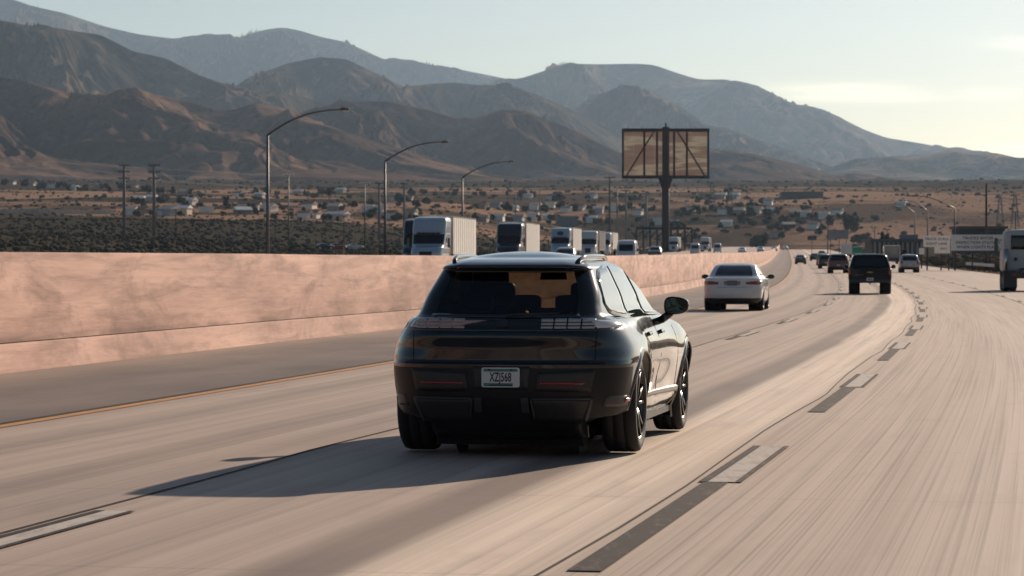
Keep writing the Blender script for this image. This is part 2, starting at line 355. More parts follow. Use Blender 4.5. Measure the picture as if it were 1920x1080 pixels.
def ground_mat():
    t = NT('dry_valley_ground'); p = t.new('ShaderNodeNewGeometry').outputs['Position']; sp = t.new('ShaderNodeSeparateXYZ'); t.l.new(p, sp.inputs[0])
    x, y = sp.outputs[0], sp.outputs[1]
    n1 = t.noise(t.map(p, (0.0042, 0.0030, 0)), 1.0, 5.0, 0.6, 0.3); n2 = t.noise(t.map(p, (0.03, 0.012, 0)), 1.0, 5.0, 0.6); n3 = t.noise(t.map(p, (0.4, 0.12, 0)), 1.0, 4.0, 0.6)
    yy = t.math('ADD', y, t.math('MULTIPLY_ADD', n1, 500.0, -250.0))
    scrub = t.mix(n2, (0.06, 0.057, 0.046), (0.11, 0.093, 0.072)); straw = t.mix(n2, (0.46, 0.295, 0.195), (0.31, 0.2, 0.14)); soil = t.mix(n2, (0.085, 0.064, 0.05), (0.15, 0.107, 0.08))
    fan = t.mix(t.ramp(n2, [(0.35, 0.0), (0.65, 1.0)]), (0.05, 0.046, 0.036), (0.115, 0.09, 0.068))
    mid = t.mix(t.ramp(n1, [(0.44, 0.0), (0.50, 1.0)]), soil, straw)
    mid = t.mix(t.ramp(t.noise(t.map(p, (0.006, 0.009, 0), (7, 3, 0)), 1.0, 3.0), [(0.52, 0.0), (0.58, 1.0)]), mid, fan)
    c = t.mix(t.ramp(t.math('DIVIDE', yy, 3000.0), [(0.36, 0.0), (0.40, 1.0)]), scrub, mid)
    c = t.mix(t.ramp(t.math('DIVIDE', yy, 6000.0), [(0.36, 0.0), (0.41, 1.0)]), c, fan)
    rgt = t.math('MULTIPLY', t.ramp(t.math('DIVIDE', t.math('ADD', t.math('SUBTRACT', x, t.math('MULTIPLY', y, 0.06)), t.math('MULTIPLY_ADD', n1, 240.0, -120.0)), 300.0), [(0.0, 0.0), (0.6, 1.0)]), t.ramp(n1, [(0.42, 0.25), (0.52, 0.85)]))
    c = t.mix(t.math('MULTIPLY', rgt, t.ramp(t.math('DIVIDE', yy, 3000.0), [(0.38, 0.0), (0.44, 1.0), (0.66, 1.0), (0.8, 0.0)])), c, straw)
    near = t.math('LESS_THAN', y, 330.0); c = t.mix(near, c, t.mix(n3, (0.20, 0.145, 0.105), (0.12, 0.088, 0.065)))
    c = t.mix(t.math('MULTIPLY', t.ramp(n3, [(0.45, 0.0), (0.7, 1.0)]), 0.45), c, (0.05, 0.046, 0.036))
    t.set(Base_Color=c, Roughness=0.95, Specular_IOR_Level=0.0); return t.m
tag(link('ground', grid_mesh('ground', GV[:, ::-1] if False else GV), ground_mat(), smooth=True), kind='structure')

# ---------------------------------------------------------------- mountains: eroded ridges, each range at its own distance
def _hash2(ix, iy, s):
    h = np.sin(ix * 127.1 + iy * 311.7 + s * 17.3) * 43758.5453; g = np.sin(ix * 269.5 + iy * 183.3 + s * 9.1) * 24634.6345
    return h - np.floor(h), g - np.floor(g)
def vnoise(x, y, s):
    ix, iy = np.floor(x), np.floor(y); fx, fy = x - ix, y - iy; fx = fx * fx * (3 - 2 * fx); fy = fy * fy * (3 - 2 * fy)
    h = lambda a, b: _hash2(a, b, s)[0]
    return (h(ix, iy) * (1 - fx) + h(ix + 1, iy) * fx) * (1 - fy) + (h(ix, iy + 1) * (1 - fx) + h(ix + 1, iy + 1) * fx) * fy
def fbm(x, y, s, o=4):
    r, a = 0, .5
    for i in range(o): r = r + a * vnoise(x, y, s + i * 3); x, y, a = x * 2.03, y * 2.03, a * .5
    return r
def erosion(px, py, dx, dy, s):
    ix, iy = np.floor(px), np.floor(py); fx, fy = px - ix, py - iy; va = vx = vy = wt = 0
    for i in range(-1, 3):
        for j in range(-1, 3):
            h1, h2 = _hash2(ix + i, iy + j, s); qx, qy = fx - i - (h1 - .5) * .6, fy - j - (h2 - .5) * .6
            w = np.exp(-(qx * qx + qy * qy) * 2); m = (qx * dx + qy * dy) * 6.2832; wt = wt + w
            va = va + np.cos(m) * w; sn = -np.sin(m) * w; vx = vx + sn * dx; vy = vy + sn * dy
    return va / wt, vx / wt, vy / wt
def hill_mat(name, shrub, grass, bare, g_amt):
    t = NT(name); p = t.new('ShaderNodeNewGeometry').outputs['Position']; nrm = t.new('ShaderNodeNewGeometry').outputs['Normal']
    n1 = t.noise(t.map(p, (0.003, 0.003, 0.003)), 1.0, 6.0, 0.6, 0.5); n2 = t.noise(t.map(p, (0.022, 0.022, 0.022)), 1.0, 5.0, 0.65)
    n4 = t.noise(t.map(p, (0.09, 0.09, 0.09)), 1.0, 3.0, 0.6)
    c = t.mix(t.ramp(n1, [(0.5 - g_amt, 0.0), (0.72 - g_amt, 1.0)]), shrub, grass)
    c = t.mix(t.math('MULTIPLY', t.ramp(n2, [(0.5, 0.0), (0.68, 1.0)]), 0.7), c, shrub)
    c = t.mix(t.math('MULTIPLY', t.ramp(n4, [(0.52, 0.0), (0.66, 1.0)]), 0.5), c, tuple(x * .6 for x in shrub))
    c = t.mix(t.math('MULTIPLY', t.ramp(n2, [(0.30, 1.0), (0.42, 0.0)]), 0.5), c, bare)
    t.set(Base_Color=c, Roughness=0.95, Specular_IOR_Level=0.0); return t.m
def ridge(name, pts, D, Wd, seed, lam, spur, ero, shp, m, nu=620, nt=210, skew=0.0, back=0.3, xr=(-420, 2340)):
    px = np.array([p[0] for p in pts], float); py = np.array([p[1] for p in pts], float)
    u = np.linspace(max(xr[0], px[0]), min(xr[1], px[-1]), nu); yy = np.interp(u, px, py)
    kw = 15; k = np.hanning(kw + 2)[1:-1]; k /= k.sum(); yy = np.convolve(np.pad(yy, kw // 2, 'edge'), k, 'valid')
    az_ = np.arctan((u - CX) / F_PX); t = np.concatenate([np.linspace(-back, 0, 30)[:-1], np.linspace(0, 1, nt)])
    U, T = np.meshgrid(az_ * D, t, indexing='ij'); r = D - T * Wd; TT = np.clip(T, 0, 1)
    E = (CAM_H + (HOR - yy) * D / F_PX)[:, None]; z0 = float(np.interp(D - Wd, ZG_Y, ZG_Z)); A = np.maximum(E - z0, 3.0)
    # main spurs: broad noses that run down from the crest, with valleys between them
    wx = fbm(U / lam * .7 + 3, r / lam * .7, seed + 5, 2) - .45; wy = fbm(U / lam * 1.9, r / lam * 1.9, seed + 9, 2) - .45
    ph = U / lam + TT * skew + wx * 1.6 + wy * .35 + seed * .37
    tri = lambda q: .55 * np.abs(np.sin(np.pi * q)) + .45 * (1 - np.abs(2 * (q - np.floor(q)) - 1))
    s1 = tri(ph); s2 = tri(ph * 2.6 + wy * 1.2 + .3); s3 = tri(ph * 5.9 + wx * 3 + TT * 1.5 + wy * 2)
    vary = .6 + .8 * fbm(U / lam * .5 + 11, 0 * U, seed + 30, 2)
    bump = np.sin(np.pi * TT ** .62) * vary
    h = A * ((1 - TT) ** shp + spur * bump * (s1 - .62) + spur * .30 * bump * (s2 - .55) + spur * .10 * bump * (s3 - .55))
    h = np.minimum(h, A * (1 - .5 * TT))
    h = np.where(T < 0, A * (1 - np.clip(-T / back, 0, 1) ** 1.5 * .9), h)
    gx = np.gradient(h, axis=0) / np.gradient(U, axis=0); gy = np.gradient(h, axis=1) / np.gradient(r, axis=1)
    env = np.clip(TT * 6 - .08, 0, 1) * np.clip((1 - TT) * 3.0, 0, 1); amp, fr = ero * A, 5.2 / lam; add = 0; hx = hy = 0
    for o in range(3):
        dxx, dyy = (gy + hy) * 1.6, -(gx + hx) * 1.6; n = np.sqrt(dxx ** 2 + dyy ** 2) + 1e-6; s_ = np.minimum(.9, n) / n
        e, ex, ey = erosion(U * fr, r * fr, dxx * s_, dyy * s_, seed + o); add = add + e * amp; hx = hx + ex * amp * fr; hy = hy + ey * amp * fr; amp = amp * .5; fr = fr * 2.0
    h = h + (add - .3 * ero * A) * env + (fbm(U / lam * 14, r / lam * 14, seed + 20, 3) - .45) * A * .022 * np.clip(TT * 6 - .1, 0, 1) * np.clip((1 - TT) * 4, 0, 1)
    z = z0 + h - 14 * np.clip((T - .93) / .07, 0, 1)
    V = np.stack([r * np.sin(az_)[:, None], r * np.cos(az_)[:, None], z], -1)
    return tag(link(name, grid_mesh(name, V), m, smooth=True), kind='structure')
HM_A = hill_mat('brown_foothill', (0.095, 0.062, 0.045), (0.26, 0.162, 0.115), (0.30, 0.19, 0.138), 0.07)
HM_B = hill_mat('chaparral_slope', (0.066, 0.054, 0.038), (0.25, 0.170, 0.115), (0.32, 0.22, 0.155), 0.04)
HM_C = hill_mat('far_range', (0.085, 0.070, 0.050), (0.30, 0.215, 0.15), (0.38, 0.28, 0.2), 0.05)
ridge('foothill', [(-420, 110), (-200, 120), (0, 150), (60, 160), (110, 172), (170, 186), (215, 176), (260, 172), (330, 188), (400, 206), (430, 210), (480, 194), (540, 205), (620, 240), (700, 268), (800, 300), (900, 325), (1010, 345)], 4300, 950, 1, 300, .52, .05, 1.25, HM_A, skew=-.55)
ridge('foothill', [(380, 300), (480, 250), (560, 215), (640, 190), (720, 190), (800, 205), (870, 225), (940, 210), (1000, 215), (1080, 245), (1170, 290), (1250, 300), (1340, 282), (1420, 290), (1500, 310), (1560, 328), (1700, 340)], 5100, 950, 2, 290, .52, .05, 1.25, HM_A, skew=-.7)
ridge('mountain_slope', [(-420, 20), (-200, 15), (0, 45), (60, 55), (130, 62), (190, 70), (250, 100), (310, 112), (380, 145), (440, 165), (500, 178), (560, 180), (620, 200), (720, 240), (850, 300)], 6600, 1350, 3, 420, .50, .05, 1.15, HM_B, skew=-.5)
ridge('mountain_slope', [(300, 240), (400, 190), (470, 145), (540, 120), (600, 108), (650, 112), (710, 140), (760, 165), (800, 158), (850, 155), (900, 160), (960, 160), (1000, 175), (1060, 200), (1130, 235), (1200, 270)], 7700, 1450, 4, 430, .50, .05, 1.15, HM_B, skew=-.6)
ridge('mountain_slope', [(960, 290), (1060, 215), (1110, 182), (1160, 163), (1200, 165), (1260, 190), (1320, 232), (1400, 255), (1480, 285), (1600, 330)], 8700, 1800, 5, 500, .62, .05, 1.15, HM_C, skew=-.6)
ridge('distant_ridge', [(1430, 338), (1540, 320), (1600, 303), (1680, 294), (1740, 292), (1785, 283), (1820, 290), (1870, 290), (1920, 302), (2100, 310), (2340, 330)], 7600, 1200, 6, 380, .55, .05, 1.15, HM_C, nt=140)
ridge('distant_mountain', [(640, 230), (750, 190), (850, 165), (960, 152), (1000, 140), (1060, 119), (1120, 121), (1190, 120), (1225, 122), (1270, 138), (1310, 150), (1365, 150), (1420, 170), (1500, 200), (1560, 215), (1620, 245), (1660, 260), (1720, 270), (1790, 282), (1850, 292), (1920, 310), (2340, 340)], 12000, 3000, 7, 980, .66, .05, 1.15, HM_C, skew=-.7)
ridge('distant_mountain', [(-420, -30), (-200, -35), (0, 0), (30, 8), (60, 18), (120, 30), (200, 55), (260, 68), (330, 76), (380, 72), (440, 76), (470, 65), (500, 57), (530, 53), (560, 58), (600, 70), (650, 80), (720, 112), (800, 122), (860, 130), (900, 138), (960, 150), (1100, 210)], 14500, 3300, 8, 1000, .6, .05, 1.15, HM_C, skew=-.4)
# the air: one closed box of thin haze round everything
hz = MB().box(-19000, 19000, -19000, 19000, -3, 1560).build('haze', [])
tag(hz, kind='stuff')
hm = bpy.data.materials.new('valley_haze'); hm.use_nodes = True; hn = hm.node_tree.nodes; hn.clear()
ho = hn.new('ShaderNodeOutputMaterial'); hv = hn.new('ShaderNodeVolumePrincipled')
hv.inputs['Color'].default_value = (0.51, 0.73, 1.0, 1); hv.inputs['Density'].default_value = 2.7e-5; hv.inputs['Anisotropy'].default_value = 0.45
hm.node_tree.links.new(hv.outputs[0], ho.inputs['Volume']); hz.data.materials.append(hm)
# ---------------------------------------------------------------- vehicles: bodies are stacks of plan outlines
def pch(xs, ys, x):
    """monotone cubic through the key values"""
    xs = np.asarray(xs, float); ys = np.asarray(ys, float); h = np.diff(xs); d = np.diff(ys) / h; m = np.zeros(len(xs)); m[0], m[-1] = d[0], d[-1]
    for i in range(1, len(xs) - 1):
        if d[i - 1] * d[i] > 0:
            w1, w2 = 2 * h[i] + h[i - 1], h[i] + 2 * h[i - 1]; m[i] = (w1 + w2) / (w1 / d[i - 1] + w2 / d[i])
    x = np.clip(x, xs[0], xs[-1]); i = np.clip(np.searchsorted(xs, x) - 1, 0, len(h) - 1); t = (x - xs[i]) / h[i]
    return (1 + 2 * t) * (1 - t) ** 2 * ys[i] + t * (1 - t) ** 2 * h[i] * m[i] + t * t * (3 - 2 * t) * ys[i + 1] + t * t * (t - 1) * h[i] * m[i + 1]
class Shell:
    """keys rows: z, half width, back y, front y, back corner radius, front corner radius, back bow, front bow"""
    def __init__(s, keys, nz, shape=None, nb=12, nc=9, ns=66, nf=8, roof=(0.05, 7), floor=True, cl=None, zs=None):
        K = np.array(keys, float); s.nb, s.nc, s.ns, s.nf = nb, nc, ns, nf
        if zs is None:
            d = np.concatenate([[0], np.cumsum(np.hypot(np.hypot(np.diff(K[:, 0]), np.diff(K[:, 2]) * .6), np.diff(K[:, 1]) * .5))]); zz = np.interp(np.linspace(0, d[-1], nz), d, K[:, 0])
            zz = np.unique(np.round(np.concatenate([zz, K[:, 0]]), 4))
        else: zz = np.array(zs)
        s.z = zz; q = [pch(K[:, 0], K[:, i], zz) for i in range(1, K.shape[1])]
        rows = []; half = []
        for k, z in enumerate(zz):
            w, r, F, cb, cf, bb, bf = (a[k] for a in q); P = []
            cb = min(cb, w * .98); cf = min(cf, w * .98)
            for i in range(nb): x = (w - cb) * i / nb; P.append((x, r + bb * (x / w) ** 2))
            yb = r + bb * ((w - cb) / w) ** 2
            for i in range(nc): a = i / nc * math.pi / 2; P.append((w - cb + cb * math.sin(a), yb + cb * 1.15 * (1 - math.cos(a))))
            y0 = yb + cb * 1.15; yf = F - bf * ((w - cf) / w) ** 2; y1 = yf - cf * 1.1
            for i in range(ns + 1): P.append((w, y0 + (y1 - y0) * i / ns))
            for i in range(1, nc + 1): a = i / nc * math.pi / 2; P.append((w - cf + cf * math.cos(a), y1 + cf * 1.1 * math.sin(a)))
            for i in range(1, nf + 1): x = (w - cf) * (1 - i / nf); P.append((x, F - bf * (x / w) ** 2))
            if shape is not None: P = [(shape(x, y, z), y) for x, y in P]
            P = [(x, y, z) for x, y in P]; half.append(P)
        s.H = len(half[0]); s.N = 2 * (s.H - 1)
        V = []
        for P in half: V += P + [(-x, y, z) for x, y, z in P[-2:0:-1]]
        s.K = len(half); loops = s.K
        crown, nr = roof
        top = V[-s.N:]; yb_ = min(p[1] for p in top); yf_ = max(p[1] for p in top); ymid = (yb_ + yf_) / 2; zt = zz[-1]; wt = max(p[0] for p in top); L = (yf_ - yb_) / 2
        core = max(0.0, L - wt)
        for j in range(1, nr + 1):
            f = 1 - j / (nr + 0.0); e = 1 - f * f
            for x, y, z in top:
                cy = ymid + max(-core, min(core, y - ymid)); V.append((x * f, cy + (y - cy) * f, zt + crown * (e ** .9)))
        s.K2 = s.K + nr; s.V = np.array(V)
        s.F = []; s.tag = []
        for k in range(s.K2 - 1):
            for j in range(s.N):
                j2 = (j + 1) % s.N; s.F.append((k * s.N + j, k * s.N + j2, (k + 1) * s.N + j2, (k + 1) * s.N + j)); s.tag.append((k, j))
        if floor: s.F.append(tuple(range(s.N))[::-1]); s.tag.append((-1, 0))
        me = bpy.data.meshes.new('tmp'); me.from_pydata(s.V.tolist(), [], s.F); me.update(); s.nrm = np.array([v.normal[:] for v in me.vertices]); bpy.data.meshes.remove(me)
        s.bvh = BVHTree.FromPolygons([tuple(v) for v in s.V], s.F)
    def col(s, j):
        """('back'|'bcorner'|'side'|'fcorner'|'front', sign) of column j"""
        sg = 1
        if j >= s.H - 1: j = s.N - 1 - j; sg = -1
        s.cidx = j - s.nb
        if j < s.nb: return 'back', sg
        if j < s.nb + s.nc: return 'bcorner', sg
        if j < s.nb + s.nc + s.ns: return 'side', sg
        if j < s.nb + 2 * s.nc + s.ns: return 'fcorner', sg
        return 'front', sg
    def arches(s, wheels, R, xin=.45):
        """cut round wheel openings: snap the rim of the cut to a circle"""
        dead = np.zeros(len(s.V), bool)
        for yw, zw in wheels:
            d = np.hypot(s.V[:, 1] - yw, s.V[:, 2] - zw); out = np.abs(s.V[:, 0]) > xin
            sn = out & (d < R + .02) & (d > R - .065) & (s.V[:, 2] > zw - R * .9)
            a = np.arctan2(s.V[:, 2] - zw, s.V[:, 1] - yw); s.V[sn, 1] = yw + np.cos(a[sn]) * R; s.V[sn, 2] = zw + np.sin(a[sn]) * R
            dead |= out & (d < R - .065)
        keep = [i for i, f in enumerate(s.F) if s.tag[i][0] < 0 or not any(dead[v] for v in f)]
        s.F = [s.F[i] for i in keep]; s.tag = [s.tag[i] for i in keep]
    def split(s, fn, parent, mats):
        """fn(kind, sign, z, y, x, k) -> part name; mats[name] = (object name, material)"""
        groups = {}
        for f, (k, j) in zip(s.F, s.tag):
            c = s.V[list(f)].mean(0); kd, sg = s.col(j) if k >= 0 else ('floor', 1)
            nm = fn(kd, sg, c[2], c[1], c[0], k); groups.setdefault(nm, []).append(f)
        objs = {}
        for nm, fs in groups.items():
            if nm is None or mats.get(nm) is None: continue
            used = sorted({v for f in fs for v in f}); ix = {v: i for i, v in enumerate(used)}
            me = bpy.data.meshes.new(nm); me.from_pydata(s.V[used].tolist(), [], [tuple(ix[v] for v in f) for f in fs]); me.update()
            me.polygons.foreach_set('use_smooth', [len(f) < 5 for f in fs])
            me.normals_split_custom_set_from_vertices([tuple(n) for n in s.nrm[used]])
            objs[nm] = link(mats[nm][0], me, mats[nm][1], parent)
        return objs
    def patch(s, lo, hi, side, nu=24, nv=6, off=0.004, skirt=0.012, mb=None):
        """a panel laid on the shell: lo and hi are polylines in (x,z) for side 'back'/'front' or (y,z) for 'right'/'left'"""
        def poly(P, t):
            P = np.array(P, float); d = np.concatenate([[0], np.cumsum(np.hypot(*np.diff(P, axis=0).T))]); return np.array([np.interp(t * d[-1], d, P[:, 0]), np.interp(t * d[-1], d, P[:, 1])])
        pts = []
        for i in range(nu + 1):
            a, b = poly(lo, i / nu), poly(hi, i / nu)
            for j in range(nv + 1):
                p = a + (b - a) * j / nv
                o, d = {'back': ((p[0], -9, p[1]), (0, 1, 0)), 'front': ((p[0], 19, p[1]), (0, -1, 0)), 'right': ((4, p[0], p[1]), (-1, 0, 0)), 'left': ((-4, p[0], p[1]), (1, 0, 0))}[side]
                h = s.bvh.ray_cast(Vector(o), Vector(d))
                if h[0] is None:
                    h2 = s.bvh.find_nearest(Vector((p[0], -1.0, p[1])) if side in ('back', 'front') else Vector((1 if side == 'right' else -1, p[0], p[1]))); loc, n = h2[0], h2[1]
                else: loc, n = h[0], h[1]
                if n.dot(Vector(d)) > 0: n = -n
                pts.append((loc, n))
        mb = mb or MB(); W_ = nv + 1; vs = [l + n * off for l, n in pts]
        fs = [(i * W_ + j, (i + 1) * W_ + j, (i + 1) * W_ + j + 1, i * W_ + j + 1) for i in range(nu) for j in range(nv)]
        rim = [i * W_ for i in range(nu + 1)] + [nu * W_ + j for j in range(1, W_)] + [i * W_ + nv for i in range(nu - 1, -1, -1)] + [j for j in range(nv - 1, 0, -1)]
        n0 = len(vs); vs += [pts[r][0] - pts[r][1] * skirt for r in rim]; m = len(rim)
        for i in range(m): fs.append((rim[i], n0 + i, n0 + (i + 1) % m, rim[(i + 1) % m]))
        if side in ('left', 'front'): fs = [f[::-1] for f in fs]
        return mb.add(vs, fs)
def rbox(mb, cx, cy, cz, a, b, c, n=14, p=.45):
    pw = lambda v: math.copysign(abs(v) ** p, v); vs, fs = [], []
    for i in range(n + 1):
        ph = -math.pi / 2 + math.pi * i / n
        for j in range(2 * n): th = math.pi * j / n; vs.append((cx + a * pw(math.cos(ph)) * pw(math.cos(th)), cy + b * pw(math.cos(ph)) * pw(math.sin(th)), cz + c * pw(math.sin(ph))))
    for i in range(n):
        for j in range(2 * n): j2 = (j + 1) % (2 * n); fs.append((i * 2 * n + j, i * 2 * n + j2, (i + 1) * 2 * n + j2, (i + 1) * 2 * n + j))
    mb.add(vs, fs)
def wheel(parent, x, y, R, w, M, spokes=5, detail=True, rimf=.74):
    sg = 1 if x > 0 else -1; h = w / 2; b = R * .06
    prof_ = [(-h * .86, R * .70), (-h, R * .80), (-h, R * .90), (-h * .9, R * .965), (-h * .7, R * .995), (-h * .36, R), (-h * .33, R * .985), (-h * .28, R * .985), (-h * .25, R), (h * .25, R), (h * .28, R * .985), (h * .33, R * .985), (h * .36, R), (h * .7, R * .995), (h * .9, R * .965), (h, R * .90), (h, R * .80), (h * .86, R * .70)]
    t = MB().lathe(prof_, 44 if detail else 24).build('wheel', M['tyre'], parent, True); t.location = (x, y, R)
    rm = MB(); rr = R * rimf
    rm.lathe([(-h * .8 * sg, rr), (h * .78 * sg, rr), (h * .92 * sg, rr * 1.0), (h * .94 * sg, rr * .965), (h * .7 * sg, rr * .93), (-h * .7 * sg, rr * .86)], 44 if detail else 20)
    xo = h * .80 * sg
    if detail:
        for k in range(spokes):
            for dk in (-.13, .13):
                a = 2 * math.pi * k / spokes + dk + .3; ca, sa = math.cos(a), math.sin(a); c2, s2 = math.cos(a + dk * .9), math.sin(a + dk * .9)
                rm.bar((xo * .80, rr * .13 * ca, rr * .13 * sa), (xo, rr * .96 * c2, rr * .96 * s2), R * .075, R * .06)
        rm.lathe([(xo * .86, 0.0), (xo * .86, rr * .12), (xo * .80, rr * .22), (xo * .5, rr * .24)], 20)
    else: rm.lathe([(xo * .6, 0.0), (xo * .75, rr * .25), (xo * .55, rr * .5), (xo * .7, rr * .95)], 16)
    r_ = rm.build('rim', M['rim'], t, True)
    if detail: MB().lathe([(h * .05 * sg, rr * .1), (h * .05 * sg, rr * .62), (-h * .05 * sg, rr * .62), (-h * .05 * sg, rr * .1)], 36).build('brake_disc', M['disc'], t, False)
    return t
def text_obj(name, s, size, m, parent, loc, rot, sx=1.0, depth=0.001, spacing=1.0):
    c = bpy.data.curves.new('lettering', 'FONT'); c.body = s; c.size = size; c.align_x = 'CENTER'; c.align_y = 'CENTER'; c.extrude = depth; c.space_character = spacing; c.resolution_u = 3; c.offset = size * .018
    tmp = bpy.data.objects.new('tmp', c); COL.objects.link(tmp); dg = bpy.context.evaluated_depsgraph_get(); me = bpy.data.meshes.new_from_object(tmp.evaluated_get(dg)); bpy.data.objects.remove(tmp)
    o = link(name, me, m, parent); o.location = loc; o.rotation_euler = rot; o.scale = (sx, 1, 1); return o
M_TYRE = mat('tyre_rubber', (0.012, 0.012, 0.013), 0.75, var=0.25, scale=20); M_RIM = mat('dark_alloy', (0.10, 0.095, 0.09), 0.3, 0.9, var=0.1); M_SILVER = mat('bright_alloy', (0.55, 0.54, 0.52), 0.28, 1.0, var=0.06)
M_DISC = mat('brake_steel', (0.25, 0.24, 0.23), 0.35, 1.0); M_PLASTIC = mat('black_trim', (0.016, 0.016, 0.018), 0.45, var=0.2, scale=15); M_GLOSSBLK = mat('gloss_black', (0.008, 0.008, 0.010), 0.06, var=0.05, coat=0.6)
M_BLACKPAINT = mat('black_car_paint', (0.007, 0.0085, 0.012), 0.16, var=0.04, coat=0.9, spec=0.3); M_TINT = mat('tinted_glass', (0.006, 0.007, 0.009), 0.03, var=0.05, spec=0.6)
M_SIDEGLASS = mat('side_glass', (0.02, 0.022, 0.022), 0.02, var=0.03, spec=0.9, coat=1.0); M_RED = mat('red_reflector', (0.22, 0.016, 0.012), 0.18, var=0.1, coat=0.5); M_AMBER = mat('amber_marker', (0.42, 0.07, 0.025), 0.2, var=0.1, coat=0.4)
M_PLATEW = mat('plate_white', (0.56, 0.57, 0.56), 0.45, var=0.05); M_PLATEG = mat('plate_green', (0.045, 0.17, 0.13), 0.45, var=0.1); M_INK = mat('plate_ink', (0.02, 0.02, 0.025), 0.5)
M_CHROME = mat('satin_metal', (0.5, 0.49, 0.47), 0.22, 1.0, var=0.05); M_SEAT = mat('dark_leather', (0.02, 0.019, 0.019), 0.5); M_LAMP = mat('clear_lamp_lens', (0.36, 0.27, 0.255), 0.15, var=0.15, coat=0.8); M_LAMPW = mat('grey_lamp_lens', (0.32, 0.345, 0.365), 0.15, var=0.1, coat=0.8)
M_GAP = mat('panel_gap', (0.003, 0.003, 0.003), 0.9, var=0.0); M_HEAD = mat('headlamp_glass', (0.65, 0.66, 0.68), 0.1, var=0.1, coat=0.8)
WM = dict(tyre=M_TYRE, rim=M_RIM, disc=M_DISC); WMS = dict(tyre=M_TYRE, rim=M_SILVER, disc=M_DISC)
def glass_mat(name, tint, a):
    t = NT(name); tr = t.new('ShaderNodeBsdfTransparent'); tr.inputs[0].default_value = (*tint, 1); gl = t.new('ShaderNodeBsdfGlossy'); gl.inputs['Roughness'].default_value = .02
    lw = t.new('ShaderNodeFresnel'); bf = t.new('ShaderNodeNewGeometry').outputs['Backfacing']; t.l.new(t.math('MULTIPLY_ADD', bf, 1 / 1.5 - 1.5, 1.5), lw.inputs[0]); mx = t.new('ShaderNodeMixShader'); t.l.new(lw.outputs[0], mx.inputs[0]); t.l.new(tr.outputs[0], mx.inputs[1]); t.l.new(gl.outputs[0], mx.inputs[2])
    t.l.new(mx.outputs[0], t.n['Material Output'].inputs[0]); return t.m
M_REARGLASS = glass_mat('privacy_glass', (0.125, 0.10, 0.066), 1); M_SCREEN = glass_mat('windscreen_glass', (0.75, 0.78, 0.75), 1)

def heading(y): return -math.atan(float(rsl(y)))
def on_road(x, y, opp=False):
    yy = y
    return float(prof(yy)) + (float(opp_rise(yy)) if opp else 0.0)

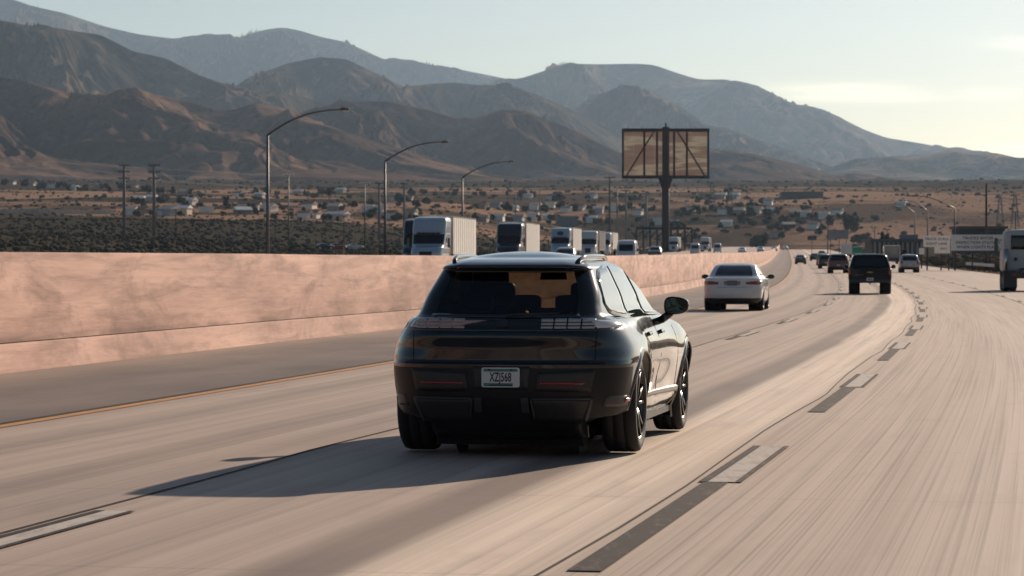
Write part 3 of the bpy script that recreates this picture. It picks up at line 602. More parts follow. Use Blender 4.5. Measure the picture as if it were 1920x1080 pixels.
# ---------------------------------------------------------------- the dark electric SUV in the middle of the picture
def build_suv():
    car = empty('suv', (0.085, 22.45, on_road(0, 22.45) + 0.008), R_(-10.1)); car.scale = (.95, .97, .972)
    tag(car, 'dark glossy SUV with white and green licence plate, nearest vehicle', 'suv')
    K = [  # z, w, back, front, cb, cf, bowb, bowf
        (0.145, .80, -.70, 3.66, .40, .45, .10, .10), (0.19, .84, -.80, 3.70, .40, .45, .10, .10), (0.25, .88, -.87, 3.76, .42, .45, .11, .12), (0.33, .93, -.92, 3.84, .42, .45, .12, .14), (0.45, .955, -.97, 3.88, .42, .45, .12, .16), (0.60, .975, -.985, 3.88, .42, .45, .12, .16),
        (0.725, .985, -.985, 3.84, .42, .45, .12, .16), (0.755, .985, -.955, 3.82, .42, .45, .12, .16), (0.85, .972, -.955, 3.72, .46, .5, .12, .2), (0.94, .938, -.975, 3.50, .46, .5, .12, .2), (0.985, .915, -.955, 3.25, .44, .5, .12, .2), (1.005, .903, -.925, 3.05, .42, .5, .12, .2), (1.065, .862, -.90, 2.55, .34, .4, .12, .2),
        (1.09, .822, -.86, 2.40, .22, .35, .11, .2), (1.15, .79, -.785, 2.25, .17, .3, .10, .2), (1.25, .755, -.665, 2.02, .15, .28, .09, .2), (1.36, .70, -.54, 1.74, .14, .28, .08, .2), (1.44, .66, -.45, 1.50, .14, .28, .07, .2), (1.455, .652, -.44, 1.46, .14, .28, .07, .2),
        (1.463, .648, -.50, 1.43, .15, .28, .07, .2), (1.478, .635, -.515, 1.38, .16, .28, .07, .2), (1.505, .60, -.45, 1.22, .2, .3, .07, .15), (1.532, .55, -.30, 1.0, .24, .3, .05, .15), (1.55, .49, -.10, .85, .26, .3, .04, .1)]
    def shape(x, y, z):
        ax = abs(x)
        up = min(max((z - 1.0) / .12, 0), 1); up = up * up * (3 - 2 * up)
        t = max(0.0, (1.5 - y) / 2.5); ax *= 1 - (.035 + .075 * up) * t * t            # cabin draws in towards the tail
        t = max(0.0, (y - 2.6) / 1.3); ax *= 1 - .05 * t * t
        lowk = math.exp(-((z - .68) / .30) ** 2) * (1 - up)
        fl = math.exp(-((y - .02) / .48) ** 4) * .040 + math.exp(-((y - 3.02) / .5) ** 4) * .028
        pinch = math.exp(-((y - 1.55) / .75) ** 4) * (.030 * math.exp(-((z - .52) / .14) ** 2) + .012)
        if y < .1 and z < .40:
            q = min(max((z - .27) / .09, 0), 1); lim = .60 + .37 * q * q * (3 - 2 * q); q = min(max((.1 - y) / .35, 0), 1); ax = min(ax, lim * q + 1.0 * (1 - q))
        ax += (fl * lowk - pinch * (1 - up)) * min(1, ax / .8)
        return math.copysign(ax, x) if x else 0.0
    sh = Shell(K, 78, shape, nb=16, nc=12, ns=84, nf=8, roof=(0.05, 9))
    Rw, Ra = .378, .425; sh.arches([(0, Rw), (3.02, Rw)], Ra, .55)
    def part(kd, sg, z, y, x, k):
        if kd == 'floor': return 'under'
        rear = kd in ('back', 'bcorner')
        if kd == 'back' and 1.105 < z < 1.445 and k < sh.K - 1 and abs(x) < 9: return 'rglass'
        if kd == 'bcorner' and 1.105 < z < 1.445 and k < sh.K - 1 and sh.cidx < 7: return 'frit%d' % sg
        if kd in ('front', ) and 1.10 < z < 1.48 and k < sh.K - 1: return 'screen'
        if z < .735 and (rear or y < -.36): return 'bumper' if z > .69 or kd == 'side' else 'lower'
        if kd == 'back' and .735 < z < 1.105: return 'gate'
        if kd == 'side' and .33 < z < 1.03:
            if .52 < y < 1.36 and z > .33: return 'rdoor%d' % sg
            if 1.36 <= y < 2.42: return 'fdoor%d' % sg
        if z < .33: return 'sill'
        return 'body'
    P = M_BLACKPAINT
    ob = sh.split(part, car, dict(body=('body', P), under=('underbody', M_PLASTIC), rglass=('rear_window', M_REARGLASS), **{'frit1': ('window_border', M_TINT), 'frit-1': ('window_border', M_TINT)}, screen=('windscreen', M_SCREEN), bumper=('rear_bumper', P), lower=('lower_bumper', mat('satin_black_bumper', (.009, .009, .011), .42, var=.08, spec=.3)), gate=('tailgate', P), sill=('sill', P),
                  **{'rdoor1': ('door', P), 'rdoor-1': ('door', P), 'fdoor1': ('door', P), 'fdoor-1': ('door', P)}))
    gate, bump_ = ob['gate'], ob['bumper']
    # black frame round the rear glass, spoiler lip
    fr = MB()
    sh.patch([(-.60, 1.09), (.60, 1.09)], [(-.59, 1.112), (.59, 1.112)], 'back', 30, 2, .003, .006, fr); sh.patch([(-.48, 1.435), (.48, 1.435)], [(-.475, 1.452), (.475, 1.452)], 'back', 30, 2, .003, .006, fr)
    fr.build('window_frame', M_GLOSSBLK, car, True)
    sp = MB(); sh.patch([(-.46, 1.464), (0, 1.464), (.46, 1.464)], [(-.45, 1.482), (0, 1.482), (.45, 1.482)], 'back', 30, 4, .008, .02, sp); sp.build('roof_spoiler', P, car, True)
    wi = MB(); wi.tube([(.02, -.885, 1.10), (.10, -.873, 1.112), (.42, -.84, 1.118)], [.012, .009, .006], 6); wi.build('rear_wiper', M_PLASTIC, car, True)
    # light bar across the tail with segmented lamps
    lb = MB(); sh.patch([(-.845, .985), (0, .985), (.845, .985)], [(-.835, 1.082), (0, 1.082), (.835, 1.082)], 'back', 56, 6, .005, .012, lb); bar_o = lb.build('light_bar', M_GLOSSBLK, car, True)
    for sg in (-1, 1):
        tl = MB(); x0, x1 = .30, .72
        for c in range(4):
            for r in range(3):
                a = x0 + (x1 - x0) * (c + .06) / 4; b = x0 + (x1 - x0) * (c + .94) / 4; z0 = .999 + r * .0265
                lo, hi = [(sg * a, z0), (sg * b, z0)], [(sg * a, z0 + .017), (sg * b, z0 + .017)]
                if sg < 0: lo, hi = lo[::-1], hi[::-1]
                sh.patch(lo, hi, 'back', 8, 1, .014, .004, tl)
        tl.build('tail_light', M_LAMP if sg < 0 else M_LAMPW, bar_o, True)
    lens = MB(); sh.patch([(-.90, 1.005), (-.72, 1.005)], [(-.90, 1.06), (-.72, 1.06)], 'left', 8, 3, .012, .01, lens); lens.build('side_lamp', M_LAMP, bar_o, True)
    lens = MB(); sh.patch([(-.78, 1.0), (-.42, 1.012)], [(-.78, 1.065), (-.42, 1.045)], 'right', 8, 3, .012, .01, lens); lens.build('side_lamp', M_HEAD, bar_o, True)
    em = MB(); sh.patch([(-.045, .995), (.045, .995)], [(-.045, 1.06), (.045, 1.06)], 'back', 4, 3, .020, .012, em); em.build('emblem_block', M_PLASTIC, gate, False)
    # panel gaps
    gp = MB()
    for z0 in (.735, ): sh.patch([(-.80, z0 - .005), (0, z0 - .005), (.80, z0 - .005)], [(-.80, z0 + .005), (0, z0 + .005), (.80, z0 + .005)], 'back', 40, 1, .002, .004, gp)
    for sg in (-1, 1): sh.patch([(sg * .73, .735), (sg * .725, .735)][::sg], [(sg * .74, .985), (sg * .735, .985)][::sg], 'back', 1, 12, .002, .004, gp)
    gp.build('tailgate_gap', M_GAP, car)
    for sd, sg in (('right', 1), ('left', -1)):
        g = MB()
        for pl in ([(.545, .34), (.555, .62), (.60, .80), (.52, 1.04)], [(1.36, .33), (1.36, .7), (1.355, 1.05)], [(2.43, .33), (2.42, .7), (2.38, 1.03)]):
            g = MB(); zs_ = np.linspace(pl[0][1], pl[-1][1], 10); ys_ = np.interp(zs_, [q[1] for q in pl], [q[0] for q in pl])
            for i in range(9): sh.patch([(ys_[i] - .004, zs_[i]), (ys_[i] + .004, zs_[i])], [(ys_[i + 1] - .004, zs_[i + 1]), (ys_[i + 1] + .004, zs_[i + 1])], sd, 1, 1, .002, .004, g)
            g.build('door_gap', M_GAP, car)
        # side glass in three panes, with dark frame and bright edge
        fm = MB(); sh.patch([(-.40, 1.20), (-.30, 1.10), (0, 1.065), (1.3, 1.062), (2.22, 1.055)], [(-.38, 1.22), (-.27, 1.38), (-.10, 1.455), (.3, 1.49), (1.0, 1.48), (1.42, 1.40), (2.20, 1.075)], sd, 40, 10, .004, .006, fm); fm.build('window_frame', M_GLOSSBLK, car, True)
        for lo, hi in (([(-.375, 1.20), (-.27, 1.12), (.02, 1.09), (.36, 1.086)], [(-.36, 1.22), (-.24, 1.375), (-.06, 1.44), (.40, 1.475)]), ([(.40, 1.088), (1.22, 1.08)], [(.44, 1.475), (.95, 1.468), (1.14, 1.445)]), ([(1.29, 1.08), (2.10, 1.075)], [(1.22, 1.43), (1.42, 1.38), (2.08, 1.09)])):
            w_ = MB(); sh.patch(lo, hi, sd, 16, 8, .009, .006, w_); w_.build('side_window', M_SIDEGLASS, car, True)
        for dn, yh in (('rdoor', .66), ('fdoor', 1.50)):
            h_ = MB(); sh.patch([(yh, .905), (yh + .20, .905)], [(yh, .935), (yh + .20, .935)], sd, 8, 2, .022, .03, h_); h_.build('handle', P, ob['%s%d' % (dn, sg)], True)
        tr = MB(); sh.patch([(.46, .415), (2.56, .375)], [(.46, .455), (2.56, .425)], sd, 40, 2, .014, .02, tr); tr.build('rocker_trim', M_PLASTIC if sg < 0 else mat('satin_rocker', (.10, .09, .085), .25, .6), car, True)
        sk = MB(); sk.bar((sg * .865, .48, .235), (sg * .86, 2.55, .225), .07, .05); sk.build('side_step', M_PLASTIC, car)
        for yw in (0, 3.02):
            am = MB(); n = 34; vs, fs = [], []
            for i in range(n + 1):
                a = math.radians(-32 + 244 * i / n); y_, z_ = yw + math.cos(a) * (Ra + .002), Rw + math.sin(a) * (Ra + .002); y2, z2 = yw + math.cos(a) * (Ra + .038), Rw + math.sin(a) * (Ra + .038)
                def hit(yy, zz):
                    h = sh.bvh.ray_cast(Vector((sg * 3, yy, max(zz, .26))), Vector((-sg, 0, 0))); return (h[0].x if h[0] else sg * .9)
                xo = hit(y2, z2); x2 = hit(y_, z_); vs += [(xo + sg * .001, y2, z2), (xo + sg * .016, (y_ + y2) / 2, (z_ + z2) / 2), (x2 + sg * .012, y_, z_), (sg * .50, y_, z_)]
            for i in range(n):
                for j in range(3): q = (i * 4 + j, (i + 1) * 4 + j, (i + 1) * 4 + j + 1, i * 4 + j + 1); fs.append(q if sg > 0 else q[::-1])
            am.add(vs, fs); am.build('wheel_arch', M_PLASTIC if False else P, car, True)
            li = MB(); li.lathe([(sg * .50, 0.0), (sg * .50, Ra)], 28, 'x', (0, yw, Rw)); li.build('arch_liner', M_GAP, car)
            wheel(car, sg * .838, yw, Rw, .285 if yw == 0 else .265, WM)
        # door mirrors: housing with glass towards the rear
        m_ = MB(); cx, cy, cz = sg * 1.03, 1.98, 1.135; vs, fs = [], []; n = 18
        for k, (dy, f) in enumerate(((-.075, .90), (-.07, 1.0), (0, 1.0), (.06, .86), (.105, .58), (.125, .18))):
            for i in range(n):
                a = 2 * math.pi * i / n; ex = math.copysign(abs(math.cos(a)) ** .7, math.cos(a)); ez = math.copysign(abs(math.sin(a)) ** .7, math.sin(a)); vs.append((cx + ex * .108 * f, cy + dy + abs(ex) * 0, cz + ez * .076 * f * (1 - .16 * sg * ex)))
        for k in range(5):
            for i in range(n): i2 = (i + 1) % n; fs.append((k * n + i, k * n + i2, (k + 1) * n + i2, (k + 1) * n + i))
        fs.append(tuple(5 * n + i for i in range(n)))
        m_.add(vs, fs); m_.bar((sg * .86, 2.0, .99), (sg * .98, 1.99, 1.075), .08, .06); mo = m_.build('door_mirror', M_GLOSSBLK, car, True)
        mg = MB(); mg.add([(cx + math.copysign(abs(math.cos(2 * math.pi * i / n)) ** .7, math.cos(2 * math.pi * i / n)) * .095, cy - .071, cz + math.copysign(abs(math.sin(2 * math.pi * i / n)) ** .7, math.sin(2 * math.pi * i / n)) * .065 * (1 - .16 * sg * math.cos(2 * math.pi * i / n))) for i in range(n)], [tuple(range(n))])
        mg.build('mirror_glass', mat('mirror_silver', (.05, .065, .07), .02, 1.0, var=.02), mo)
        rl = MB(); rp = []
        for x_, y_, d_ in ((.50, -.36, -.006), (.512, -.29, .014), (.53, -.12, .028), (.55, .3, .034), (.55, .75, .032), (.535, 1.02, .018), (.51, 1.15, -.006)):
            zt = sh.bvh.ray_cast(Vector((sg * x_, y_, 3)), Vector((0, 0, -1)))[0].z; rp.append((sg * x_, y_, zt + d_))
        rl.tube(rp, [.016, .019, .020, .020, .019, .018, .016], 8); rl.build('roof_rail', M_GLOSSBLK, car, True)
        rf = MB(); lo, hi = [(sg * .30, .572), (sg * .635, .572)], [(sg * .315, .592), (sg * .655, .592)]
        if sg < 0: lo, hi = lo[::-1], hi[::-1]
        sh.patch(lo, hi, 'back', 14, 2, .012, .012, rf); rf.build('rear_reflector', M_RED, bump_, True)
        mk = MB(); sh.patch([(-.56, .425), (-.44, .425)], [(-.56, .455), (-.44, .455)], sd, 6, 2, .012, .01, mk); mk.build('side_marker', M_AMBER, bump_, True)
        # corner blade and lower pod of the bumper
        cb = MB(); sh.patch([(-.80, .40), (-.41, .385)], [(-.80, .485), (-.41, .475)], sd, 12, 4, .004, .01, cb); cb.build('bumper_blade', mat('satin_dark_grey', (.035, .033, .032), .38), bump_, True)
        pd = MB(); lo, hi = [(sg * .25, .30), (sg * .66, .29)], [(sg * .23, .465), (sg * .72, .468)]
        if sg < 0: lo, hi = lo[::-1], hi[::-1]
        sh.patch(lo, hi, 'back', 16, 6, .016, .03, pd); pd.build('bumper_pod', M_PLASTIC, bump_, True)
        pt = MB()
        for q0, q1, th in (((.24, .462), (.70, .468), .016), ((.70, .468), (.64, .30), .018), ((.235, .462), (.255, .32), .012)):
            a, b = Vector(q0), Vector(q1); nn = Vector((-(b - a).y, (b - a).x)).normalized() * th / 2
            lo, hi = [(sg * (a - nn).x, (a - nn).y), (sg * (b - nn).x, (b - nn).y)], [(sg * (a + nn).x, (a + nn).y), (sg * (b + nn).x, (b + nn).y)]
            sh.patch(lo, hi, 'back', 14, 1, .024, .03, pt)
        pt.build('pod_trim', mat('satin_dark_grey', (.035, .033, .032), .38), bump_, True)
        ci = MB(); lo, hi = [(sg * .27, .52), (sg * .70, .515)], [(sg * .29, .665), (sg * .74, .69)]
        if sg < 0: lo, hi = lo[::-1], hi[::-1]
        sh.patch(lo, hi, 'back', 16, 5, .005, .01, ci); ci.build('bumper_insert', M_PLASTIC, bump_, True)
        st = MB(); sh.patch([(sg * .19 - .03, .36), (sg * .19 + .03, .36)], [(sg * .185 - .03, .472), (sg * .185 + .03, .472)], 'back', 3, 5, .014, .01, st); st.build('bumper_strut', mat('satin_dark_grey', (.035, .033, .032), .38), bump_)
    cv = MB(); sh.patch([(-.15, .40), (.15, .40)], [(-.155, .462), (.155, .462)], 'back', 10, 4, .006, .01, cv); cv.build('bumper_vent', M_GAP, bump_)
    MB().box(-.60, .60, -.62, 3.35, .085, .20, .03).build('undertray', M_GAP, car)
    # licence plate
    yb = float(sh.bvh.ray_cast(Vector((0, -9, .61)), Vector((0, 1, 0)))[0].y); pl = MB(); n = 24; vs = []
    for i in range(n):
        a = 2 * math.pi * i / n; sx, sz = (1 if math.cos(a) >= 0 else -1), (1 if math.sin(a) >= 0 else -1); vs.append((sx * (.1525 - .018) + .018 * math.cos(a), sz * (.076 - .018) + .018 * math.sin(a)))
    V3 = [(x, 0, z) for x, z in vs] + [(x, .006, z) for x, z in vs]; pl.add(V3, [tuple(range(n))] + [(i, n + i, n + (i + 1) % n, (i + 1) % n) for i in range(n)])
    plate = pl.build('licence_plate', M_PLATEW, car); plate.location = (0, yb - .020, .628)
    bd = MB().box(-.135, .135, -.0012, 0, .045, .066).build('plate_band', M_PLATEG, plate); bd2 = MB().box(-.135, .098, -.0012, 0, -.068, -.044).build('plate_band', M_PLATEG, plate)
    bl = MB().box(-.09, .09, -.0022, -.0014, -.064, -.055).build('plate_bolt_strip', M_INK, plate)
    for x in (-.09, .085): MB().box(x - .009, x + .009, -.004, -.0014, .052, .066).build('plate_bolt', M_INK, plate)
    text_obj('plate_characters', 'XZJ568', .098, M_INK, plate, (0, -.0016, -.001), (R_(90), 0, 0), .56, .0004, 1.02)
    nb = MB(); sh.patch([(-.21, .535), (.21, .535)], [(-.23, .712), (.23, .712)], 'back', 12, 6, .004, .01, nb); nb.build('plate_recess', M_PLASTIC, bump_, True)
    # cabin, seen through the glass
    cab = MB(); cab.box(-.70, .70, -.55, 2.5, .30, .78); cab.box(-.66, .66, 2.05, 2.5, .78, 1.06); cab.build('cabin_floor', M_SEAT, car)
    lin = MB(); lin.box(-.50, .50, -.25, 1.2, 1.485, 1.50); lin.build('headliner', M_SEAT, car)
    for sg in (-1, 1): MB().box(sg * .69 - .03, sg * .69 + .03, -.5, 2.3, .78, 1.08).build('door_card', M_SEAT, car)
    for x, y in ((-.38, 1.05), (.38, 1.05), (-.40, .12), (.40, .12), (0, .12)):
        w_ = .25 if y > .5 else .2; tp_ = 1.10 if y < .5 else 1.16
        s_ = MB(); rbox(s_, x, y, (.70 + tp_) / 2, w_, .11, (tp_ - .70) / 2); s_.tube([(x - .05, y - .04, 1.05), (x - .05, y - .06, 1.2)], .008, 6); s_.tube([(x + .05, y - .04, 1.05), (x + .05, y - .06, 1.2)], .008, 6)
        se = s_.build('seat', M_SEAT, car, True); hr = MB(); z0, z1 = (1.165, 1.345) if y > .5 else (1.12, 1.25); rbox(hr, x, y - .055, (z0 + z1) / 2, .14, .06, (z1 - z0) / 2); hr.build('headrest', M_SEAT, se, True)
    # driver, a plain dark figure behind the wheel
    mr = MB(); mr.box(-.12, .12, 1.52, 1.55, 1.36, 1.42, .01); mr.tube([(0, 1.53, 1.42), (0, 1.47, 1.47)], .012, 6); mr.build('interior_mirror', M_PLASTIC, car)
    return car
suv = build_suv()
# ---------------------------------------------------------------- the other traffic
def paint(name, c, metal=0.0): return mat('paint_' + name, c, 0.3, metal, var=0.04, coat=0.8)
def basic_mirror(parent, x, y, z, w, h, m):
    sg = 1 if x > 0 else -1; b = MB(); vs, fs = [], []; n = 12
    for dy, f in ((-.05, .92), (0, 1.0), (.06, .8), (.09, .3)):
        for i in range(n): a = 2 * math.pi * i / n; vs.append((x + math.cos(a) * w * f, y + dy, z + math.sin(a) * h * f))
    for k in range(3):
        for i in range(n): i2 = (i + 1) % n; fs.append((k * n + i, k * n + i2, (k + 1) * n + i2, (k + 1) * n + i))
    fs += [tuple(range(n))[::-1], tuple(3 * n + i for i in range(n))]; b.add(vs, fs); b.bar((x - sg * (w + .1), y + .02, z - h * .6), (x - sg * w * .4, y + .02, z - h * .3), .05, .04)
    return b.build('door_mirror', m, parent, True)
def sym(lo, hi, sg):
    lo = [(sg * a, b) for a, b in lo]; hi = [(sg * a, b) for a, b in hi]
    return (lo, hi) if sg > 0 else (lo[::-1], hi[::-1])
def small_plate(sh, car, z, w=.155, h=.075, m=None):
    y = float(sh.bvh.ray_cast(Vector((0, -9, z)), Vector((0, 1, 0)))[0].y); p = MB().box(-w, w, y - .022, y - .008, z - h, z + h).build('licence_plate', m or M_PLATEW, car)
    MB().box(-w * .62, w * .62, y - .0245, y - .0225, z - h * .45, z + h * .35).build('plate_characters', mat('faded_plate_ink', (.16, .17, .2), .5), p)
def build_sedan(P, name='sedan'):
    car = empty(name)
    K = [(.20, .80, -.80, 3.5, .38, .4, .1, .1), (.30, .88, -1.0, 3.66, .40, .45, .12, .12), (.50, .915, -1.07, 3.72, .42, .45, .13, .14), (.70, .925, -1.06, 3.7, .42, .45, .13, .14), (.86, .915, -1.035, 3.5, .40, .5, .13, .16), (.95, .90, -1.03, 3.1, .38, .5, .13, .16), (.99, .875, -1.03, 2.85, .34, .5, .12, .16),
         (1.01, .85, -.93, 2.6, .30, .4, .12, .16), (1.03, .82, -.55, 2.4, .24, .35, .10, .16), (1.06, .79, -.42, 2.28, .20, .3, .08, .16), (1.20, .72, -.13, 1.98, .16, .28, .07, .16), (1.33, .655, .16, 1.66, .15, .28, .06, .16), (1.39, .61, .34, 1.45, .17, .28, .05, .16), (1.425, .55, .52, 1.25, .2, .28, .04, .1)]
    def shape(x, y, z):
        ax = abs(x); t = max(0, (1.4 - y) / 2.4); ax *= 1 - .05 * t * t; t = max(0, (y - 2.2) / 1.5); ax *= 1 - .06 * t * t
        if y < .1 and z < .36: ax = min(ax, .62 + .3 * max(0, z - .2) / .16)
        return math.copysign(ax, x) if x else 0.0
    sh = Shell(K, 46, shape, nb=12, nc=8, ns=60, nf=5, roof=(.035, 6)); Rw = .335; sh.arches([(0, Rw), (2.78, Rw)], .38, .5)
    def part(kd, sg, z, y, x, k):
        if kd == 'floor': return 'under'
        if kd == 'back' and 1.065 < z < 1.375 and k < sh.K - 1: return 'glass'
        if kd == 'front' and 1.07 < z < 1.39 and k < sh.K - 1: return 'glassf'
        if z < .40 and kd in ('back', 'bcorner'): return 'valance'
        if kd == 'back' and z < .72: return 'bumper'
        return 'body'
    ob = sh.split(part, car, dict(body=('body', P), under=('underbody', M_PLASTIC), glass=('rear_window', M_TINT), glassf=('windscreen', M_TINT), valance=('lower_valance', M_PLASTIC), bumper=('rear_bumper', P)))
    for sg in (-1, 1):
        lo, hi = sym([(.44, .81), (.80, .80)], [(.40, .875), (.60, .90), (.80, .91)], sg); t = MB(); sh.patch(lo, hi, 'back', 14, 4, .010, .012, t); tl = t.build('tail_light', M_RED, car, True)
        t = MB(); sh.patch([(-.80, .81), (-.60, .84)], [(-.80, .92), (-.60, .90)], 'right' if sg > 0 else 'left', 6, 3, .008, .01, t); t.build('lamp_wrap', M_RED, tl, True)
        sd = 'right' if sg > 0 else 'left'; w_ = MB(); sh.patch([(.05, 1.10), (1.0, 1.07), (1.95, 1.06)], [(.42, 1.33), (.9, 1.375), (1.25, 1.36), (1.93, 1.08)], sd, 24, 6, .006, .008, w_); w_.build('side_window', M_SIDEGLASS if sg > 0 else M_TINT, car, True)
        basic_mirror(car, sg * 1.03, 1.78, 1.03, .12, .075, M_GLOSSBLK)
        for yw in (0, 2.78):
            wheel(car, sg * .79, yw, Rw, .225, WMS, detail=False); MB().lathe([(sg * .45, 0.), (sg * .45, .38), (sg * .82, .38)], 20, 'x', (0, yw, Rw)).build('arch_liner', M_GAP, car)
        e = MB().lathe([(-.05, .045), (.05, .045)], 12, 'y', (sg * .52, -.98, .30)); e.build('exhaust_tip', M_CHROME, car)
    t = MB(); sh.patch([(-.44, .715), (.44, .715)], [(-.44, .722), (.44, .722)], 'back', 20, 1, .003, .004, t); t.build('boot_gap', M_GAP, car)
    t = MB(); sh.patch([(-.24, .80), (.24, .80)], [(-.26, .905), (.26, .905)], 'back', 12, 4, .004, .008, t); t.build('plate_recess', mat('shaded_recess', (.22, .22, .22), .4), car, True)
    small_plate(sh, car, .85, m=mat('dark_plate', (.12, .15, .15), .5))
    return car
def build_suv_generic(P, name, h=1.74, glass_r=True, wide=.94, rails=False):
    car = empty(name); q = h / 1.74
    K = [(.28, .80, -.70, 3.4, .3, .4, .08, .1), (.36, .88, -.86, 3.5, .3, .4, .08, .1), (.5, .93, -.93, 3.6, .32, .4, .08, .1), (.85, .94, -.95, 3.6, .32, .4, .08, .12), (1.0, .93, -.95, 3.4, .3, .45, .08, .12), (1.08, .91, -.94, 3.0, .28, .45, .08, .12), (1.14, .88, -.92, 2.5, .24, .35, .08, .12),
         (1.3, .82, -.83, 2.15, .2, .3, .07, .12), (1.52, .745, -.70, 1.8, .18, .3, .06, .12), (1.6, .71, -.66, 1.6, .2, .3, .06, .1), (1.66, .66, -.58, 1.4, .22, .3, .05, .1), (1.70, .58, -.4, 1.2, .25, .3, .04, .1)]
    K = [(a * q, b * wide / .94, *r) for a, b, *r in K]
    sh = Shell(K, 34, None, nb=8, nc=6, ns=44, nf=4, roof=(.035, 5)); Rw = .37; sh.arches([(0, Rw), (2.8, Rw)], .42, .5)
    def part(kd, sg, z, y, x, k):
        z = z / q
        if kd == 'floor': return 'under'
        if kd == 'back' and 1.16 < z < 1.54: return 'glass'
        if kd == 'front' and 1.16 < z < 1.56: return 'glassf'
        if z < .52 and kd in ('back', 'bcorner'): return 'valance'
        return 'body'
    sh.split(part, car, dict(body=('body', P), under=('underbody', M_PLASTIC), glass=('rear_window', M_TINT), glassf=('windscreen', M_TINT), valance=('rear_bumper', M_PLASTIC)))
    for sg in (-1, 1):
        lo, hi = sym([(.66, .85 * q), (.85, .85 * q)], [(.66, 1.08 * q), (.83, 1.08 * q)], sg); t = MB(); sh.patch(lo, hi, 'back', 5, 4, .012, .012, t); t.build('tail_light', M_RED, car, True)
        sd = 'right' if sg > 0 else 'left'; w_ = MB(); sh.patch([(-.45, 1.18 * q), (1.9, 1.16 * q)], [(-.30, 1.52 * q), (1.2, 1.54 * q), (1.88, 1.18 * q)], sd, 20, 5, .006, .008, w_); w_.build('side_window', M_SIDEGLASS if sg > 0 else M_TINT, car, True)
        basic_mirror(car, sg * (wide + .11), 1.85, 1.16 * q, .11, .085, M_GLOSSBLK)
        for yw in (0, 2.8):
            wheel(car, sg * (wide - .13), yw, Rw, .24, WMS, detail=False); MB().lathe([(sg * .45, 0.), (sg * .45, .42), (sg * .84, .42)], 16, 'x', (0, yw, Rw)).build('arch_liner', M_GAP, car)
    small_plate(sh, car, .72 * q)
    return car
def build_pickup(P):
    car = empty('pickup_truck')
    K = [(.50, .88, -1.06, 4.2, .12, .3, .03, .1), (.58, .94, -1.12, 4.3, .12, .35, .03, .12), (.8, .965, -1.14, 4.35, .12, .4, .03, .14), (1.0, .965, -1.14, 4.3, .12, .4, .03, .14), (1.12, .955, -1.14, 4.1, .12, .4, .03, .14), (1.16, .94, -1.13, 3.8, .12, .4, .03, .14)]
    sh = Shell(K, 20, None, nb=8, nc=4, ns=70, nf=4, roof=(.0, 3)); Rw = .40; sh.arches([(0, Rw), (3.25, Rw)], .47, .5)
    def part(kd, sg, z, y, x, k):
        if kd == 'floor': return 'under'
        if kd == 'back' and z > .62: return 'gate'
        return 'body'
    ob = sh.split(part, car, dict(body=('bed_body', P), under=('underbody', M_PLASTIC), gate=('tailgate', P)))
    Kc = [(1.12, .945, .50, 3.0, .14, .35, .03, .2), (1.2, .925, .54, 2.75, .14, .35, .03, .2), (1.45, .85, .64, 2.35, .14, .3, .03, .2), (1.68, .77, .74, 1.95, .14, .3, .03, .15), (1.75, .72, .80, 1.8, .16, .3, .03, .1), (1.79, .64, .9, 1.65, .2, .3, .03, .1)]
    cb = Shell(Kc, 16, None, nb=8, nc=5, ns=30, nf=4, roof=(.03, 4), floor=False)
    def part2(kd, sg, z, y, x, k): return 'glass' if kd == 'back' and 1.24 < z < 1.67 else ('glassf' if kd == 'front' and 1.25 < z < 1.68 else 'cab')
    ob2 = cb.split(part2, car, dict(cab=('cab', P), glass=('rear_window', M_TINT), glassf=('windscreen', M_TINT)))
    for sg in (-1, 1):
        lo, hi = sym([(.82, .86), (.955, .86)], [(.82, 1.13), (.95, 1.13)], sg); t = MB(); sh.patch(lo, hi, 'back', 4, 4, .014, .012, t); t.build('tail_light', M_RED, car, True)
        sd = 'right' if sg > 0 else 'left'; w_ = MB(); cb.patch([(.78, 1.22), (2.5, 1.20)], [(.88, 1.66), (1.9, 1.66), (2.45, 1.24)], sd, 16, 5, .006, .008, w_); w_.build('side_window', M_SIDEGLASS if sg > 0 else M_TINT, car, True)
        basic_mirror(car, sg * 1.08, 2.3, 1.22, .11, .10, M_GLOSSBLK)
        for yw in (0, 3.25):
            wheel(car, sg * .81, yw, Rw, .27, WM, detail=False); MB().lathe([(sg * .45, 0.), (sg * .45, .47), (sg * .86, .47)], 18, 'x', (0, yw, Rw)).build('arch_liner', M_GAP, car)
    b = MB(); b.box(-.93, .93, -1.24, -1.10, .52, .66, .015); b.build('step_bumper', M_PLASTIC, car)
    MB().bar((0, -1.28, .47), (0, -1.0, .47), .06).build('tow_hitch', M_PLASTIC, car)
    em = MB(); em.box(-.13, .13, -1.162, -1.150, .965, .995); em.box(-.045, .045, -1.165, -1.151, .95, 1.01); em.build('tailgate_emblem', mat('gold_badge', (.45, .28, .09), .35, .6), ob['gate'])
    MB().box(-.62, -.28, -1.160, -1.150, .855, .875).build('tailgate_lettering', mat('grey_badge', (.09, .085, .09), .4), ob['gate'])
    y = -1.25; p = MB().box(-.155, .155, y - .006, y + .008, .60, .735).build('licence_plate', M_PLATEW, car); MB().box(-.10, .10, y - .0085, y - .0065, .64, .70).build('plate_characters', mat('faded_plate_ink', (.16, .17, .2), .5), p)
    return car
